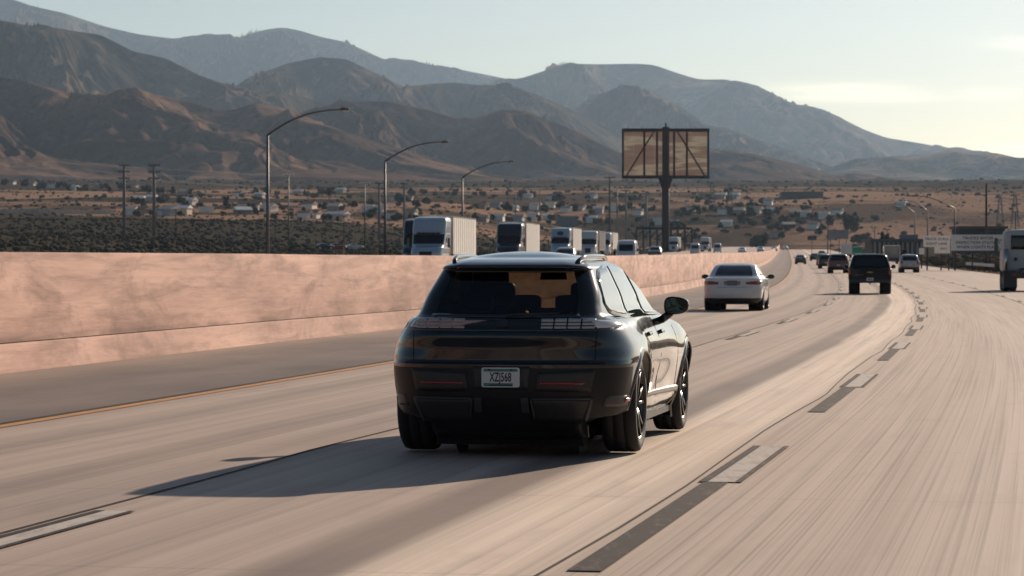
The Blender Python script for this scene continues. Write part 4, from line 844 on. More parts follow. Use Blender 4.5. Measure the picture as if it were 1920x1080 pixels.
def build_van(P, name, oncoming=True):
    car = empty(name)      # the back of the stack is the nose of the van
    K = [(.25, .90, -.85, 4.6, .3, .1, .1, .02), (.5, .98, -1.0, 4.7, .35, .1, .12, .02), (.95, .99, -.95, 4.7, .35, .1, .12, .02), (1.15, .98, -.72, 4.7, .3, .1, .12, .02), (1.25, .97, -.5, 4.7, .28, .1, .12, .02), (1.9, .90, .1, 4.68, .2, .1, .1, .02), (2.05, .88, .22, 4.66, .2, .1, .1, .02), (2.25, .82, .5, 4.6, .25, .12, .1, .02), (2.32, .74, .8, 4.5, .3, .15, .1, .02)]
    sh = Shell(K, 26, None, nb=8, nc=6, ns=40, nf=4, roof=(.05, 4)); Rw = .35; sh.arches([(-.1, Rw), (3.5, Rw)], .4, .5)
    def part(kd, sg, z, y, x, k): return 'under' if kd == 'floor' else ('glass' if kd in ('back',) and 1.27 < z < 1.93 else 'body')
    sh.split(part, car, dict(body=('body', P), under=('underbody', M_PLASTIC), glass=('windscreen', M_TINT)))
    for sg in (-1, 1):
        sd = 'right' if sg > 0 else 'left'; w_ = MB(); sh.patch([(.0, 1.3), (.95, 1.3)], [(.42, 1.85), (.95, 1.88)], sd, 8, 4, .006, .008, w_); w_.build('side_window', M_TINT, car, True)
        basic_mirror(car, sg * 1.12, .15, 1.35, .10, .16, M_GLOSSBLK)
        lo, hi = sym([(.55, .72), (.85, .72)], [(.55, .9), (.83, .9)], sg); t = MB(); sh.patch(lo, hi, 'back', 4, 3, .012, .01, t); t.build('headlight', M_HEAD, car, True)
        for yw in (-.1, 3.5): wheel(car, sg * .84, yw, Rw, .23, WMS, detail=False)
    return car
def trailer(parent, P, y0, L, top=4.08, hw=1.29, ribs=True):
    t = MB(); t.box(-hw, hw, y0, y0 + L, 1.15, top); o = t.build('trailer_box', P, parent)
    for x0, x1, z0, z1 in ((-hw - .012, hw + .012, top - .10, top + .012), (-hw - .012, hw + .012, 1.13, 1.28)): MB().box(x0, x1, y0 - .012, y0 + L + .012, z0, z1).build('trailer_rail', M_CHROME if z0 > 2 else M_PLASTIC, o)
    if ribs:
        m = MB().box(-.02, .02, -.03, .03, 1.29, top - .11).mesh('trailer_rib')
        for sg in (-1, 1):
            for i in range(int(L / 1.2)): r = link('trailer_rib', m, P, o); r.location = (sg * (hw + .005), y0 + .6 + i * 1.2, 0)
    for yw in (y0 + L - 2.6, y0 + L - 1.3):
        for sg in (-1, 1): wheel(parent, sg * 1.02, yw, .5, .5, WMS, detail=False)
    return o
def build_semi(P, name, PT=None, box=True, emblem=False):
    car = empty(name)
    K = [(.35, 1.0, -2.0, 2.9, .4, .1, .12, .02), (.6, 1.1, -2.15, 3.0, .45, .1, .15, .02), (1.3, 1.12, -2.1, 3.0, .5, .1, .15, .02), (1.7, 1.13, -1.7, 3.0, .5, .1, .15, .02), (1.95, 1.17, -1.05, 3.0, .45, .1, .16, .02), (2.02, 1.19, -.95, 3.0, .42, .1, .16, .02), (2.72, 1.20, -.42, 3.0, .36, .1, .15, .02),
         (2.80, 1.215, -.40, 3.0, .34, .1, .15, .02), (3.2, 1.22, -.20, 3.05, .32, .1, .14, .02), (3.65, 1.21, .08, 3.1, .32, .1, .12, .02), (3.85, 1.17, .32, 3.1, .32, .1, .1, .02), (3.95, 1.08, .65, 3.0, .32, .1, .1, .02)]
    sh = Shell(K, 34, None, nb=9, nc=8, ns=30, nf=4, roof=(.05, 4)); sh.arches([(-1.2, .5)], .56, .5)
    def part(kd, sg, z, y, x, k):
        if kd == 'floor': return 'under'
        if z > 2.03 and z < 2.73 and (kd == 'back' or (kd == 'bcorner' and sh.cidx < 5)): return 'glass'
        return 'cab'
    sh.split(part, car, dict(cab=('cab', P), under=('underbody', M_PLASTIC), glass=('windscreen', M_TINT)))
    v = MB(); sh.patch([(-.86, 2.735), (.86, 2.735)], [(-.86, 2.80), (.86, 2.80)], 'back', 12, 2, .10, .08, v); v.build('sun_visor', M_PLASTIC, car, True)
    for x in (-.7, -.35, 0, .35, .7): MB().lathe([(-.02, .01), (-.02, .045), (.03, .05)], 8, 'y', (x, -.40, 2.86)).build('marker_light', M_AMBER, car)
    for sg in (-1, 1):
        sd = 'right' if sg > 0 else 'left'; w_ = MB(); sh.patch([(-.15, 2.0), (.65, 1.95)], [(.05, 2.62), (.65, 2.65)], sd, 6, 4, .006, .01, w_); w_.build('side_window', M_TINT, car, True)
        mm = MB(); mm.box(sg * 1.48 - .09, sg * 1.48 + .09, -.55, -.40, 1.75, 2.45, .02); mm.bar((sg * 1.15, -.35, 2.3), (sg * 1.42, -.48, 2.25), .04); mm.bar((sg * 1.15, -.35, 1.85), (sg * 1.42, -.48, 1.9), .04); mm.build('door_mirror', M_GLOSSBLK, car)
        h_ = MB(); lo, hi = sym([(.72, .95), (.98, .95)], [(.70, 1.2), (.96, 1.2)], sg); sh.patch(lo, hi, 'back', 4, 3, .012, .01, h_); h_.build('headlight', M_HEAD, car, True)
        for yw in (-1.2, 4.0, 5.2): wheel(car, sg * (1.02 if yw < 0 else .98), yw, .5, .34 if yw < 0 else .5, WMS, detail=False)
        st = MB(); st.tube([(sg * 1.1, 3.15, 1.0), (sg * 1.1, 3.15, 3.6)], .07, 8); st.build('exhaust_stack', M_CHROME, car, True)
    g = MB(); sh.patch([(-.42, .75), (.42, .75)], [(-.45, 1.45), (.45, 1.45)], 'back', 8, 5, .012, .01, g); g.build('grille', M_PLASTIC, car, True)
    if emblem:
        e = MB(); n = 24; e.add([(math.cos(2 * math.pi * i / n) * .42, -.34, 3.28 + math.sin(2 * math.pi * i / n) * .26) for i in range(n)], [tuple(range(n))]); e.build('oval_emblem', M_INK, car)
    if box: MB().box(-.45, .45, 2.8, 6.5, .75, 1.05).build('chassis_frame', M_PLASTIC, car); trailer(car, PT, 3.7, 14.2)
    return car
def build_box_truck(P, name, top=3.5, hw=1.22, L=6.5, dark_door=False):
    """seen from behind: cargo box with roller door, bumper, lamps, wheels and the cab ahead of it"""
    car = empty(name); o = MB().box(-hw, hw, -1.6, L - 1.6, .95, top).build('cargo_box', P, car)
    for sg in (-1, 1): MB().box(sg * hw - .05, sg * hw + .05, -1.63, -1.55, .9, top + .02).build('corner_post', M_CHROME, o)
    MB().box(-hw - .04, hw + .04, -1.63, -1.55, top - .12, top + .03).build('door_header', M_CHROME, o)
    n = 9; dz = (top - .15 - 1.02) / n; m = MB().box(-hw + .07, hw - .07, -1.625, -1.605, 0, dz - .012).mesh('door_slat')
    for i in range(n): r = link('door_slat', m, M_TINT if dark_door and 3 <= i <= 7 else P, o); r.location = (0, 0, 1.02 + i * dz)
    MB().box(-hw, hw, -1.72, -1.5, .55, .72).build('rear_bumper', M_PLASTIC, car)
    for sg in (-1, 1):
        MB().box(sg * .95 - .12, sg * .95 + .12, -1.66, -1.6, .78, .9).build('tail_light', M_RED, car)
        for yw in (0, 4.6): wheel(car, sg * .95, yw, .45, .4, WMS, detail=False)
        MB().box(sg * .95 - .25, sg * .95 + .25, -.75, -.73, .2, .8).build('mud_flap', M_PLASTIC, car)
    MB().box(-.4, .4, -1.5, 6.5, .6, .9).build('chassis_frame', M_PLASTIC, car); MB().box(-1.05, 1.05, L - 1.5, L + .6, .6, 2.5, .12).build('cab', P, car)
    return car
def build_tractor(P):
    """day-cab tractor seen from behind"""
    car = empty('semi_tractor')
    K = [(.95, 1.12, 2.3, 5.6, .12, .35, .03, .2), (1.1, 1.16, 2.25, 5.8, .14, .4, .03, .2), (1.9, 1.17, 2.25, 5.6, .14, .4, .03, .2), (2.05, 1.16, 2.25, 4.6, .14, .35, .03, .2), (2.7, 1.12, 2.27, 4.1, .16, .3, .03, .2), (2.9, 1.08, 2.32, 3.95, .2, .3, .03, .2), (2.98, .98, 2.45, 3.8, .25, .3, .03, .1)]
    sh = Shell(K, 24, None, nb=10, nc=6, ns=30, nf=4, roof=(.04, 4))
    ob = sh.split(lambda kd, sg, z, y, x, k: 'under' if kd == 'floor' else 'cab', car, dict(cab=('cab', P), under=('underbody', M_PLASTIC)))
    for x0, x1 in ((-.72, .08),):
        f = MB(); sh.patch([(x0 - .05, 2.02), (x1 + .05, 2.02)], [(x0 - .05, 2.72), (x1 + .05, 2.72)], 'back', 6, 6, .008, .01, f); fo = f.build('window_seal', M_PLASTIC, car, True)
        f = MB(); sh.patch([(x0, 2.07), (x1, 2.07)], [(x0, 2.67), (x1, 2.67)], 'back', 6, 6, .016, .01, f); f.build('rear_window', M_TINT, car, True)
    for sg in (-1, 1):
        mm = MB(); mm.box(sg * 1.42 - .10, sg * 1.42 + .10, 3.7, 3.84, 1.95, 2.6, .03); mm.bar((sg * 1.1, 3.8, 2.5), (sg * 1.36, 3.77, 2.5), .04); mm.bar((sg * 1.1, 3.8, 2.0), (sg * 1.36, 3.77, 2.05), .04); mo = mm.build('door_mirror', M_GLOSSBLK, car)
        MB().box(sg * 1.42 - .08, sg * 1.42 + .08, 3.688, 3.695, 1.99, 2.56).build('mirror_glass', mat('mirror_silver', (.10, .13, .135), .02, 1.0, var=.02), mo)
        for yw in (0, 1.3):
            for xx in (.78, 1.12): wheel(car, sg * xx, yw, .5, .28, WMS, detail=False)
        wheel(car, sg * 1.02, 4.9, .5, .3, WMS, detail=False)
        MB().box(sg * .95 - .32, sg * .95 + .32, -.72, -.69, .18, .85).build('mud_flap', M_PLASTIC, car)
        f = MB(); f.lathe([(-.32, .60), (.32, .60)], 24, 'x', (sg * .95, 0, .5)); 
        MB().tube([(sg * 1.02, 2.12, .9), (sg * 1.02, 2.12, 2.05)], .10, 10).build('exhaust_stack', M_CHROME, car, True)
        MB().box(sg * .75 - .1, sg * .75 + .1, -.85, -.80, .75, .87).build('tail_light', M_RED, car)
    for sg in (-1, 1): MB().box(sg * .42 - .05, sg * .42 + .05, -.8, 5.5, .72, .98).build('frame_rail', M_PLASTIC, car)
    fw = MB(); fw.box(-.48, .48, .2, 1.1, 1.0, 1.12, .05); fw.build('fifth_wheel', M_PLASTIC, car)
    MB().box(-1.0, 1.0, -.84, -.76, .62, .95).build('rear_crossmember', M_PLASTIC, car)
    for x, z, r in ((.62, 1.78, .05), (.45, 1.62, .09), (-.55, 1.55, .09)): MB().lathe([(-.08, .005), (-.08, r), (.02, r)], 12, 'y', (x, 2.22, z)).build('air_fitting', M_PLASTIC, car)
    hs = MB(); hs.tube([(.62, 2.18, 1.78), (.5, 1.9, 1.5), (.3, 1.4, 1.25), (.2, 1.0, 1.15)], .02, 6); hs.build('air_hose', M_PLASTIC, car)
    return car
def put(o, x, y, label, cat, group=None, rz=None, opp=False, back=True):
    o.location = (x, y, on_road(x, y, opp) + .008); o.rotation_euler = (0, 0, heading(y) if rz is None else rz); tag(o, label, cat, group); return o
def px_x(px, y): return (px - CX) * y / F_PX
P_WHITE = paint('white', (.56, .57, .57)); P_SILVER = paint('silver', (.30, .31, .32), .6); P_NAVY = paint('navy', (.012, .016, .030)); P_BLACK = paint('black', (.010, .011, .014)); P_MAROON = paint('maroon', (.040, .012, .014)); P_BLUE = paint('pale_blue', (.33, .42, .50)); P_GREY = paint('grey', (.13, .14, .155)); P_BLUEBLK = mat('paint_blue_black', (.007, .011, .017), .3, var=.04, coat=.3, spec=.1); P_RED = paint('red', (.30, .02, .02))
M_TRAIL = mat('white_trailer_skin', (.66, .64, .60), .5, var=.06, scale=1.5); M_TRAILG = mat('grey_trailer_skin', (.20, .21, .225), .5, var=.1, scale=1.5)
GR, GL = 'traffic going away ahead', 'oncoming traffic beyond the median wall'
put(build_sedan(P_WHITE), px_x(1377, 88.5), 88.5, 'white sedan with red tail lights ahead of the dark SUV', 'car', GR)
put(build_pickup(P_BLUEBLK), px_x(1631, 130), 130, 'dark pickup truck with gold tailgate badge in the middle lane', 'pickup', GR)
put(build_tractor(mat('dull_white_cab', (.40, .42, .42), .45, var=.06)), 24.98, 139, 'white semi tractor without trailer at the right edge', 'truck', GR)
put(build_suv_generic(P_MAROON, 'suv', 1.78, wide=.97), px_x(1572, 263), 263, 'dark maroon SUV just left of the dark pickup', 'suv', GR)
put(build_suv_generic(P_SILVER, 'suv', 1.72, wide=.94), px_x(1705, 270), 270, 'silver SUV right of the dark pickup near the roadside signs', 'suv', GR)
put(build_sedan(P_BLACK), px_x(1501, 450), 450, 'small black car alone in the left lane far ahead', 'car', GR)
put(build_suv_generic(P_BLACK, 'suv', 1.66), px_x(1549, 335), 335, 'black SUV partly hidden behind the maroon SUV', 'suv', GR)
put(build_suv_generic(P_GREY, 'suv', 1.7), px_x(1543, 410), 410, 'grey SUV peeking out left of the black SUV behind the maroon one', 'suv', GR)
put(build_sedan(P_BLUEBLK), px_x(1527, 560), 560, 'blue black car far ahead, right of the lone black car', 'car', GR)
put(build_suv_generic(P_WHITE, 'suv', 1.7), px_x(1541, 690), 690, 'tiny white SUV far ahead above the grey one', 'suv', GR)
put(build_box_truck(M_TRAIL, 'box_truck', 3.3), px_x(1587, 660), 660, 'white box truck beyond the maroon SUV, left of the green signs', 'truck', GR)
put(build_box_truck(P_GREY, 'box_truck', 2.9, 1.22, 6.5, True), px_x(1672, 450), 450, 'grey truck with dark rear doors between pickup and silver SUV', 'truck', GR)
OP = math.pi * 0
put(build_semi(P_BLUE, 'semi_truck', M_TRAIL), px_x(805, 208), 208, 'pale blue white semi truck, largest of the oncoming trucks', 'truck', GL, opp=True)
put(build_semi(P_NAVY, 'semi_truck', M_TRAILG), -7.4, 228, 'dark truck hidden behind the left of the pale blue semi', 'truck', GL, opp=True)
put(build_semi(P_NAVY, 'semi_truck', M_TRAIL), px_x(955, 275), 275, 'navy semi truck pulling a white trailer, second oncoming truck', 'truck', GL, opp=True)
put(build_semi(P_BLUE, 'semi_truck', M_TRAIL, emblem=True), px_x(1051, 360), 360, 'oncoming semi truck with dark oval emblem above its windscreen', 'truck', GL, opp=True)
put(build_semi(P_WHITE, 'semi_truck', mat('dark_dump_trailer', (.07, .075, .085), .5)), px_x(1104, 424), 424, 'white oncoming truck with dark trailer behind the oval emblem truck', 'truck', GL, opp=True)
put(build_semi(P_WHITE, 'semi_truck', M_TRAIL), px_x(1131, 462), 462, 'small white semi truck left of the white van', 'truck', GL, opp=True)
put(build_van(P_WHITE, 'van'), px_x(1174, 284), 284, 'white oncoming van, largest van left of the billboard pole', 'van', GL, opp=True)
def nose_first(o):
    return o
s_ = build_suv_generic(P_BLACK, 'suv', 1.72); put(s_, px_x(1064, 235), 239, 'black roofed oncoming SUV below the oval emblem truck', 'suv', GL, rz=heading(235) + math.pi, opp=True)
s_ = build_suv_generic(P_BLACK, 'suv', 1.75); put(s_, px_x(1232, 400), 404, 'dark oncoming SUV beside the billboard pole', 'suv', GL, rz=heading(400) + math.pi, opp=True)
put(build_semi(P_WHITE, 'semi_truck', M_TRAIL), px_x(1263, 770), 770, 'tiny white semi truck just right of the billboard pole', 'truck', GL, opp=True)
v1 = build_van(P_WHITE, 'van'); put(v1, px_x(1303, 590), 590, 'white oncoming van right of the billboard pole', 'van', GL, opp=True)
put(build_semi(P_WHITE, 'semi_truck', M_TRAIL), px_x(1322, 800), 800, 'white truck and trailer right behind the far white van', 'truck', GL, opp=True)
put(copy_tree(v1), px_x(1345, 720), 720, 'farthest white oncoming van, rightmost of the vans', 'van', GL, opp=True)
fc = build_sedan(P_WHITE); put(fc, px_x(1392, 640), 640, 'tiny white oncoming car, first right of the farthest van', 'car', GL, rz=heading(800) + math.pi, opp=True)
for i, (px, yy) in enumerate(((1426, 760), (1452, 850), (1472, 960))): put(copy_tree(fc), px_x(px, yy), yy, 'tiny white oncoming car above the far wall, %s from the right' % ('third', 'second', 'first')[i], 'car', GL, rz=heading(yy) + math.pi, opp=True)
# ---------------------------------------------------------------- roadside and valley
rnd = random.Random(5)
ORD = ['first', 'second', 'third', 'fourth', 'fifth', 'sixth', 'seventh', 'eighth', 'ninth', 'tenth', 'eleventh', 'twelfth', 'thirteenth', 'fourteenth', 'fifteenth', 'sixteenth', 'seventeenth', 'eighteenth', 'nineteenth', 'twentieth']
TENS = ['', '', 'twenty', 'thirty', 'forty', 'fifty', 'sixty', 'seventy']
def ordinal(i):            # i from 0
    n = i + 1
    if n <= 20: return ORD[n - 1]
    t, u = divmod(n, 10)
    return (TENS[t][:-1] + 'ieth') if u == 0 else TENS[t] + ' ' + ORD[u - 1]
_ys = np.concatenate([np.arange(160, 1000, 2.0), np.arange(1000, 5200, 8.0)])
def gp(px, py):
    """where the sight line through (px, py) of the photograph meets the ground"""
    x = (px - CX) * _ys / F_PX; z = CAM_H + (HOR - py) * _ys / F_PX; g = ground_z(x, _ys); i = np.argmax(g >= z)
    if g[i] < z[i]: i = len(_ys) - 1
    return float(x[i]), float(_ys[i]), float(g[i])
M_STEEL = mat('galvanised_steel', (.13, .135, .14), .5, .5, var=.1); M_POLE = mat('weathered_pole', (.20, .19, .18), .8, var=.15, scale=2); M_WOOD = mat('dark_wood_pole', (.055, .045, .04), .9, var=.2); M_LENS = mat('lamp_glass', (.7, .68, .62), .25, var=.05)
# parked vehicles at the edge of the scrub, left of the trucks
for px, pm, lb in ((598, P_NAVY, 'dark blue parked car leftmost beyond the wall'), (622, P_RED, 'red parked car beyond the wall left of the trucks'), (655, P_WHITE, 'white parked car beyond the wall right of the red car')):
    x, y, z = gp(px, 467.5); o = build_sedan(pm); o.location = (x, y, z); o.rotation_euler = (0, 0, R_(-70)); tag(o, lb, 'car', 'cars parked beyond the wall')
# street lamps
def street_lamp(x, y, z, hgt, arm, sgn, label, group):
    o = empty('street_lamp', (x, y, z), heading(min(y, 1400)))
    MB().tube([(0, 0, -1.0), (0, 0, hgt - 1.45)], [.13, .075], 10).build('pole', M_STEEL, o, True)
    pts = [(sgn * arm * t, 0, hgt - 1.5 + 1.5 * (1 - (1 - t) ** 2.2)) for t in (0, .12, .25, .4, .55, .7, .85, 1.0)]
    MB().tube(pts, [.07, .066, .062, .058, .054, .05, .046, .04], 8).build('arm', M_STEEL, o, True)
    h = MB(); h.tube([(sgn * (arm - .05), 0, hgt + .01), (sgn * (arm + .15), 0, hgt + .03), (sgn * (arm + .55), 0, hgt - .0)], [.05, .12, .07], 8); ho_ = h.build('lamp_head', M_STEEL, o, True)
    MB().tube([(sgn * (arm + .12), 0, hgt - .07), (sgn * (arm + .5), 0, hgt - .07)], [.08, .06], 8).build('lamp_lens', M_LENS, ho_, True)
    MB().box(-.25, .25, -.25, .25, -1.0, .12).build('footing', M_POLE, o)
    return tag(o, label, 'street lamp', group)
for px, y, n in ((502, 174, 'nearest and tallest of the three lamps left of the trucks'), (722, 225, 'middle of the three lamps, left of the pale blue truck'), (867, 274, 'farthest of the three lamps, between the two big trucks')):
    street_lamp(px_x(px, y), y, float(prof(y)) + .25, 10.5 - .25, 4.45, 1, 'grey curved arm street lamp, ' + n, 'street lamps beyond the median wall')
for px, y, hg, arm, n in ((1790, 330, 8.4, 5.0, 'nearest of three, above the white signs'), (1739, 420, 9.4, 3.6, 'middle one at the right roadside'), (1715, 480, 9.8, 3.3, 'farthest one at the right roadside')):
    x = px_x(px, y); street_lamp(x, y, float(ground_z(x, y)), hg, arm, -1, 'slim street lamp with leftward arm, ' + n, 'street lamps on the right roadside')
# billboard seen from behind
def billboard():
    y = 800.0; k = y / F_PX; x = px_x(1248, y); z0 = float(ground_z(x, y)); zt = CAM_H + (HOR - 244) * k; zb = CAM_H + (HOR - 332) * k; hw = 80 * k
    o = empty('billboard', (x, y, z0)); tag(o, 'tall rust brown billboard seen from behind on a single post', 'billboard'); M_RUST = mat('rusty_brown_steel', (.042, .026, .024), .8, var=.2, scale=.4)
    t = NT('sun_bleached_panel'); g = t.coord(); n = t.noise(t.map(g, (.05, .05, .34)), 1.0, 3.0); t.set(Base_Color=t.ramp(n, [(.36, (.105, .075, .064)), (.5, (.125, .092, .078)), (.57, (.21, .195, .16)), (.66, (.125, .092, .078))]), Roughness=.8)
    tl_ = t.new('ShaderNodeBsdfTranslucent'); t.l.new(t.b.inputs['Base Color'].links[0].from_socket, tl_.inputs[0]); mx_ = t.new('ShaderNodeMixShader'); mx_.inputs[0].default_value = .62; t.l.new(t.b.outputs[0], mx_.inputs[1]); t.l.new(tl_.outputs[0], mx_.inputs[2]); t.l.new(mx_.outputs[0], t.n['Material Output'].inputs[0])
    a, b = zb - z0, zt - z0; MB().tube([(0, -.2, -1), (0, -.2, a - .2)], 1.05, 16).build('post', M_RUST, o, True)
    MB().tube([(0, -.2, a - 3.2), (0, -.2, a)], [1.1, 2.2], 16).build('post_collar', M_RUST, o, True); MB().box(-.95, .95, -.9, .5, a, b + .8).build('upper_column', M_RUST, o)
    n = 8
    for i in range(n): w = 2 * hw / n; MB().add([(-hw + w * i + .02, 1.0, a), (-hw + w * (i + 1) - .02, 1.0, a), (-hw + w * (i + 1) - .02, 1.0, b), (-hw + w * i + .02, 1.0, b)], [(0, 1, 2, 3)]).build('face_panel', t.m, o)
    for zz in (a, b): MB().box(-hw - .3, hw + .3, -.3, 1.0, zz - .45, zz + .45).build('frame_beam', M_RUST, o)
    for xx in (-hw, -hw * .5, -hw * .2, hw * .2, hw * .5, hw): MB().box(xx - .28, xx + .28, .2, .88, a, b).build('upright', M_RUST, o)
    for sg in (-1, 1): MB().bar((sg * hw * .92, .15, a + .3), (sg * hw * .27, .15, b - .3), .62, .4).build('diagonal_brace', M_RUST, o)
    MB().tube([(0, -.2, b + .8), (0, -.2, b + 2.0)], .25, 8).build('top_stub', M_RUST, o)
    MB().box(-1.5, 1.5, -1.6, .2, a - 26, a - 21).build('post_sleeve', M_RUST, o) if a > 27 else None
billboard()
# power and light poles
def power_pole(px, top, base, th, label, m, arms=0, lamps=0, group=None, y=None, name='power_pole'):
    if y is None: x, y, z = gp(px, base)
    else: x = px_x(px, y); z = float(ground_z(x, y))
    H = CAM_H + (HOR - top) * y / F_PX - z; r = th * y / F_PX / 2; o = empty(name, (x, y, z), rnd.uniform(-.2, .2))
    MB().tube([(0, 0, -1), (0, 0, H)], [r * 1.15, r * .75], 10).build('pole', m, o, True)
    for i in range(arms): a = H * (.985 - i * .09); w = H * .085; MB().bar((-w, 0, a), (w, 0, a), r * .9).build('crossarm', m, o)
    if lamps:
        w = 8.5 * y / F_PX; MB().bar((-w, 0, H), (w, 0, H), r * .8).build('crossarm', m, o)
        for k in range(lamps): xx = -w + 2 * w * k / (lamps - 1); MB().box(xx - w * .19, xx + w * .19, -w * .2, w * .2, H, H + w * .2, w * .03).build('floodlight', M_LENS, o)
    return tag(o, label, 'light mast' if lamps else 'utility pole', group)
GP = 'utility poles across the valley'
pp = [power_pole(233, 308, 443, 6.5, 'left one of the two thick pale poles in the scrub', M_POLE, 3, group=GP), power_pole(289, 308, 443, 6.5, 'right one of the two thick pale poles in the scrub', M_POLE, 3, group=GP)]
power_pole(711, 342, 450, 5, 'thick pale pole just left of the middle street lamp', M_POLE, 2, group=GP); power_pole(758, 343, 432, 5, 'pale pole rising above the pale blue truck cab', M_POLE, 2, group=GP)
power_pole(330, 392, 446, 2.2, 'short dark pole right of the two thick pale poles', M_WOOD, 1, group=GP); power_pole(645, 405, 452, 2.2, 'short dark pole between the first two street lamps', M_WOOD, 1, group=GP)
power_pole(967, 360, 402, 2.4, 'slim pole above the navy truck', M_POLE, 1, group=GP); power_pole(1012, 356, 402, 2.4, 'slim pole above the white trailer of the navy truck', M_POLE, 1, group=GP)
power_pole(1143, 331, 455, 4, 'tall dark pole left of the billboard, leftmost of its row', M_WOOD, 1, group=GP); power_pole(1174, 356, 452, 4.5, 'pale pole left of the billboard, middle of its row', M_POLE, 2, group=GP); power_pole(1212, 362, 448, 4.8, 'pale pole nearest to the billboard on its left', M_POLE, 2, group=GP)
power_pole(1849, 345, 500, 4.6, 'tall dark pole in front of the white truck signs', M_WOOD, 0, group=GP, y=300.0); power_pole(1904, 396, 440, 2.6, 'crossarm pole above the white tractor at the right edge', M_WOOD, 1, group=GP, y=620.0)
for px, tp, nn in ((1552, 415, 'left'), (1640, 425, 'middle'), (1663, 430, 'right')): power_pole(px, tp, 462, 1.8, 'thin pole behind the far traffic, %s of three' % nn, M_WOOD, 1, group=GP, y=760.0)
power_pole(541, 328, 462, 2.6, 'thin light mast right of the nearest street lamp', M_STEEL, 0, 4, 'light masts'); power_pole(684, 344, 462, 2.6, 'thin light mast left of the thick pole by the middle lamp', M_STEEL, 0, 4, 'light masts'); power_pole(1157, 352, 458, 2.6, 'thin light mast in the row of poles left of the billboard', M_STEEL, 0, 3, 'light masts')
a, b = (Vector(p.location) for p in pp)
for k, hz_ in enumerate((.985, .895, .805)):
    H = CAM_H + (HOR - 308) * a.y / F_PX - a.z; pts = []
    for i in range(31):
        t = -3.2 + i * .28; base_ = a + (b - a) * t; f = (t - math.floor(t)); pts.append((base_.x, base_.y, a.z + H * hz_ - 1.2 * f * (1 - f) * 4 * .35))
    tag(MB().tube(pts, .022, 4).build('power_line', M_STEEL), '%s power line slung between the two thick pale poles' % ('top', 'middle', 'lowest')[k], 'wire', 'power lines')
def pylon(px, top, base, label):
    x, y, z = gp(px, base); H = (base - top) * y / F_PX; o = empty('lattice_tower', (x, y, z)); w = H * .12; m = mat('pylon_steel', (.10, .105, .11), .6, .4)
    for sx in (-1, 1):
        for sy in (-1, 1): MB().bar((sx * w, sy * w, -1), (sx * w * .22, sy * w * .22, H), H * .014).build('leg', m, o)
    for i in range(6):
        t0, t1 = i / 6, (i + 1) / 6; w0, w1 = w * (1 - .78 * t0), w * (1 - .78 * t1)
        for sg in (-1, 1): MB().bar((-sg * w0, -w0, H * t0), (sg * w1, -w1, H * t1), H * .009).build('lattice_brace', m, o)
    for t in (.72, .84, .95): MB().bar((-w * 1.5, 0, H * t), (w * 1.5, 0, H * t), H * .014).build('crossarm', m, o)
    tag(o, label, 'pylon', 'lattice towers')
pylon(1335, 342, 398, 'left lattice tower right of the billboard'); pylon(1368, 345, 400, 'right lattice tower right of the billboard'); pylon(1875, 368, 428, 'hazy lattice tower left of two at the far right'); pylon(1903, 365, 428, 'hazy lattice tower at the right edge')
# signs
M_SIGNW = mat('dull_white_sign', (.86, .82, .76), .6, var=.06); M_SIGNG = mat('green_sign', (.0, .23, .13), .5, var=.06); M_SIGNB = mat('sign_back', (.20, .21, .23), .6)
def sign(name, px0, px1, py0, py1, y, label, m, posts, lines=(), cat='sign', extra=None, foot=None, group=None):
    k = y / F_PX; xc = px_x((px0 + px1) / 2, y); z0 = float(ground_z(xc, y)); o = empty(name, (xc, y, z0)); w = (px1 - px0) * k / 2; a = CAM_H + (HOR - py1) * k - z0; b = CAM_H + (HOR - py0) * k - z0
    bd_ = MB().box(-w, w, -.03, .03, a, b).build('sign_board', m, o)
    for p in posts: MB().box(p * w - .07, p * w + .07, .032, .17, -.5, b).build('post', M_WOOD, o)
    for (s_, fy, sz) in lines: text_obj('sign_text_line', s_, sz, M_INK, bd_, (0, -.034, a + (b - a) * fy), (R_(90), 0, 0), 1.0, .002, 1.1)
    return tag(o, label, cat, group), bd_, w, a, b, k
sign('truck_sign', 1783, 1884, 440, 470, 298, 'white truck inspection sign left of the white tractor, larger of two', M_SIGNW, (-.85, -.2, .45, .95), (('TRUCKS ENTER', .78, .42), ('INSPECTION STATION', .50, .42), ('WHEN LIGHTS FLASH', .22, .42)))
r_ = sign('truck_sign', 1731, 1781, 442, 463, 303, 'white truck scale sign with a lower panel, smaller of two', M_SIGNW, (-.7, .35, .92), (('TRUCK SCALE', .70, .36), ('RIGHT LANE', .28, .36)))
o, bd_, w, a, b, k = r_; ex = MB().box(w - 29 * k, w, -.03, .03, a - 12 * k, a - .01).build('lower_panel', M_SIGNW, o); text_obj('panel_lettering', 'ONLY', .30, M_INK, ex, (w - 12 * k, -.034, a - 3.5 * k), (R_(90), 0, 0), 1.0, .002)
sign('small_sign', 1723, 1733, 465, 477, 330, 'small square pale sign left of the truck signs', M_SIGNW, (0,))
GS = 'green freeway signs'
for p0, p1, q0, q1, yy, nn in ((1598, 1616, 462, 476, 640, 'left'), (1624, 1638, 460, 474, 640, 'right')):
    o, bd_, w, a, b, k = sign('freeway_sign', p0, p1, q0, q1, yy, 'small green freeway sign above the dark pickup, %s of two' % nn, M_SIGNG, (-.6, .6), group=GS)
    MB().box(-w + .06, w - .06, -.036, -.031, b - .14, b - .06).build('sign_border', M_SIGNW, bd_); MB().box(-w + .06, w - .06, -.036, -.031, a + .06, a + .14).build('sign_border', M_SIGNW, bd_)
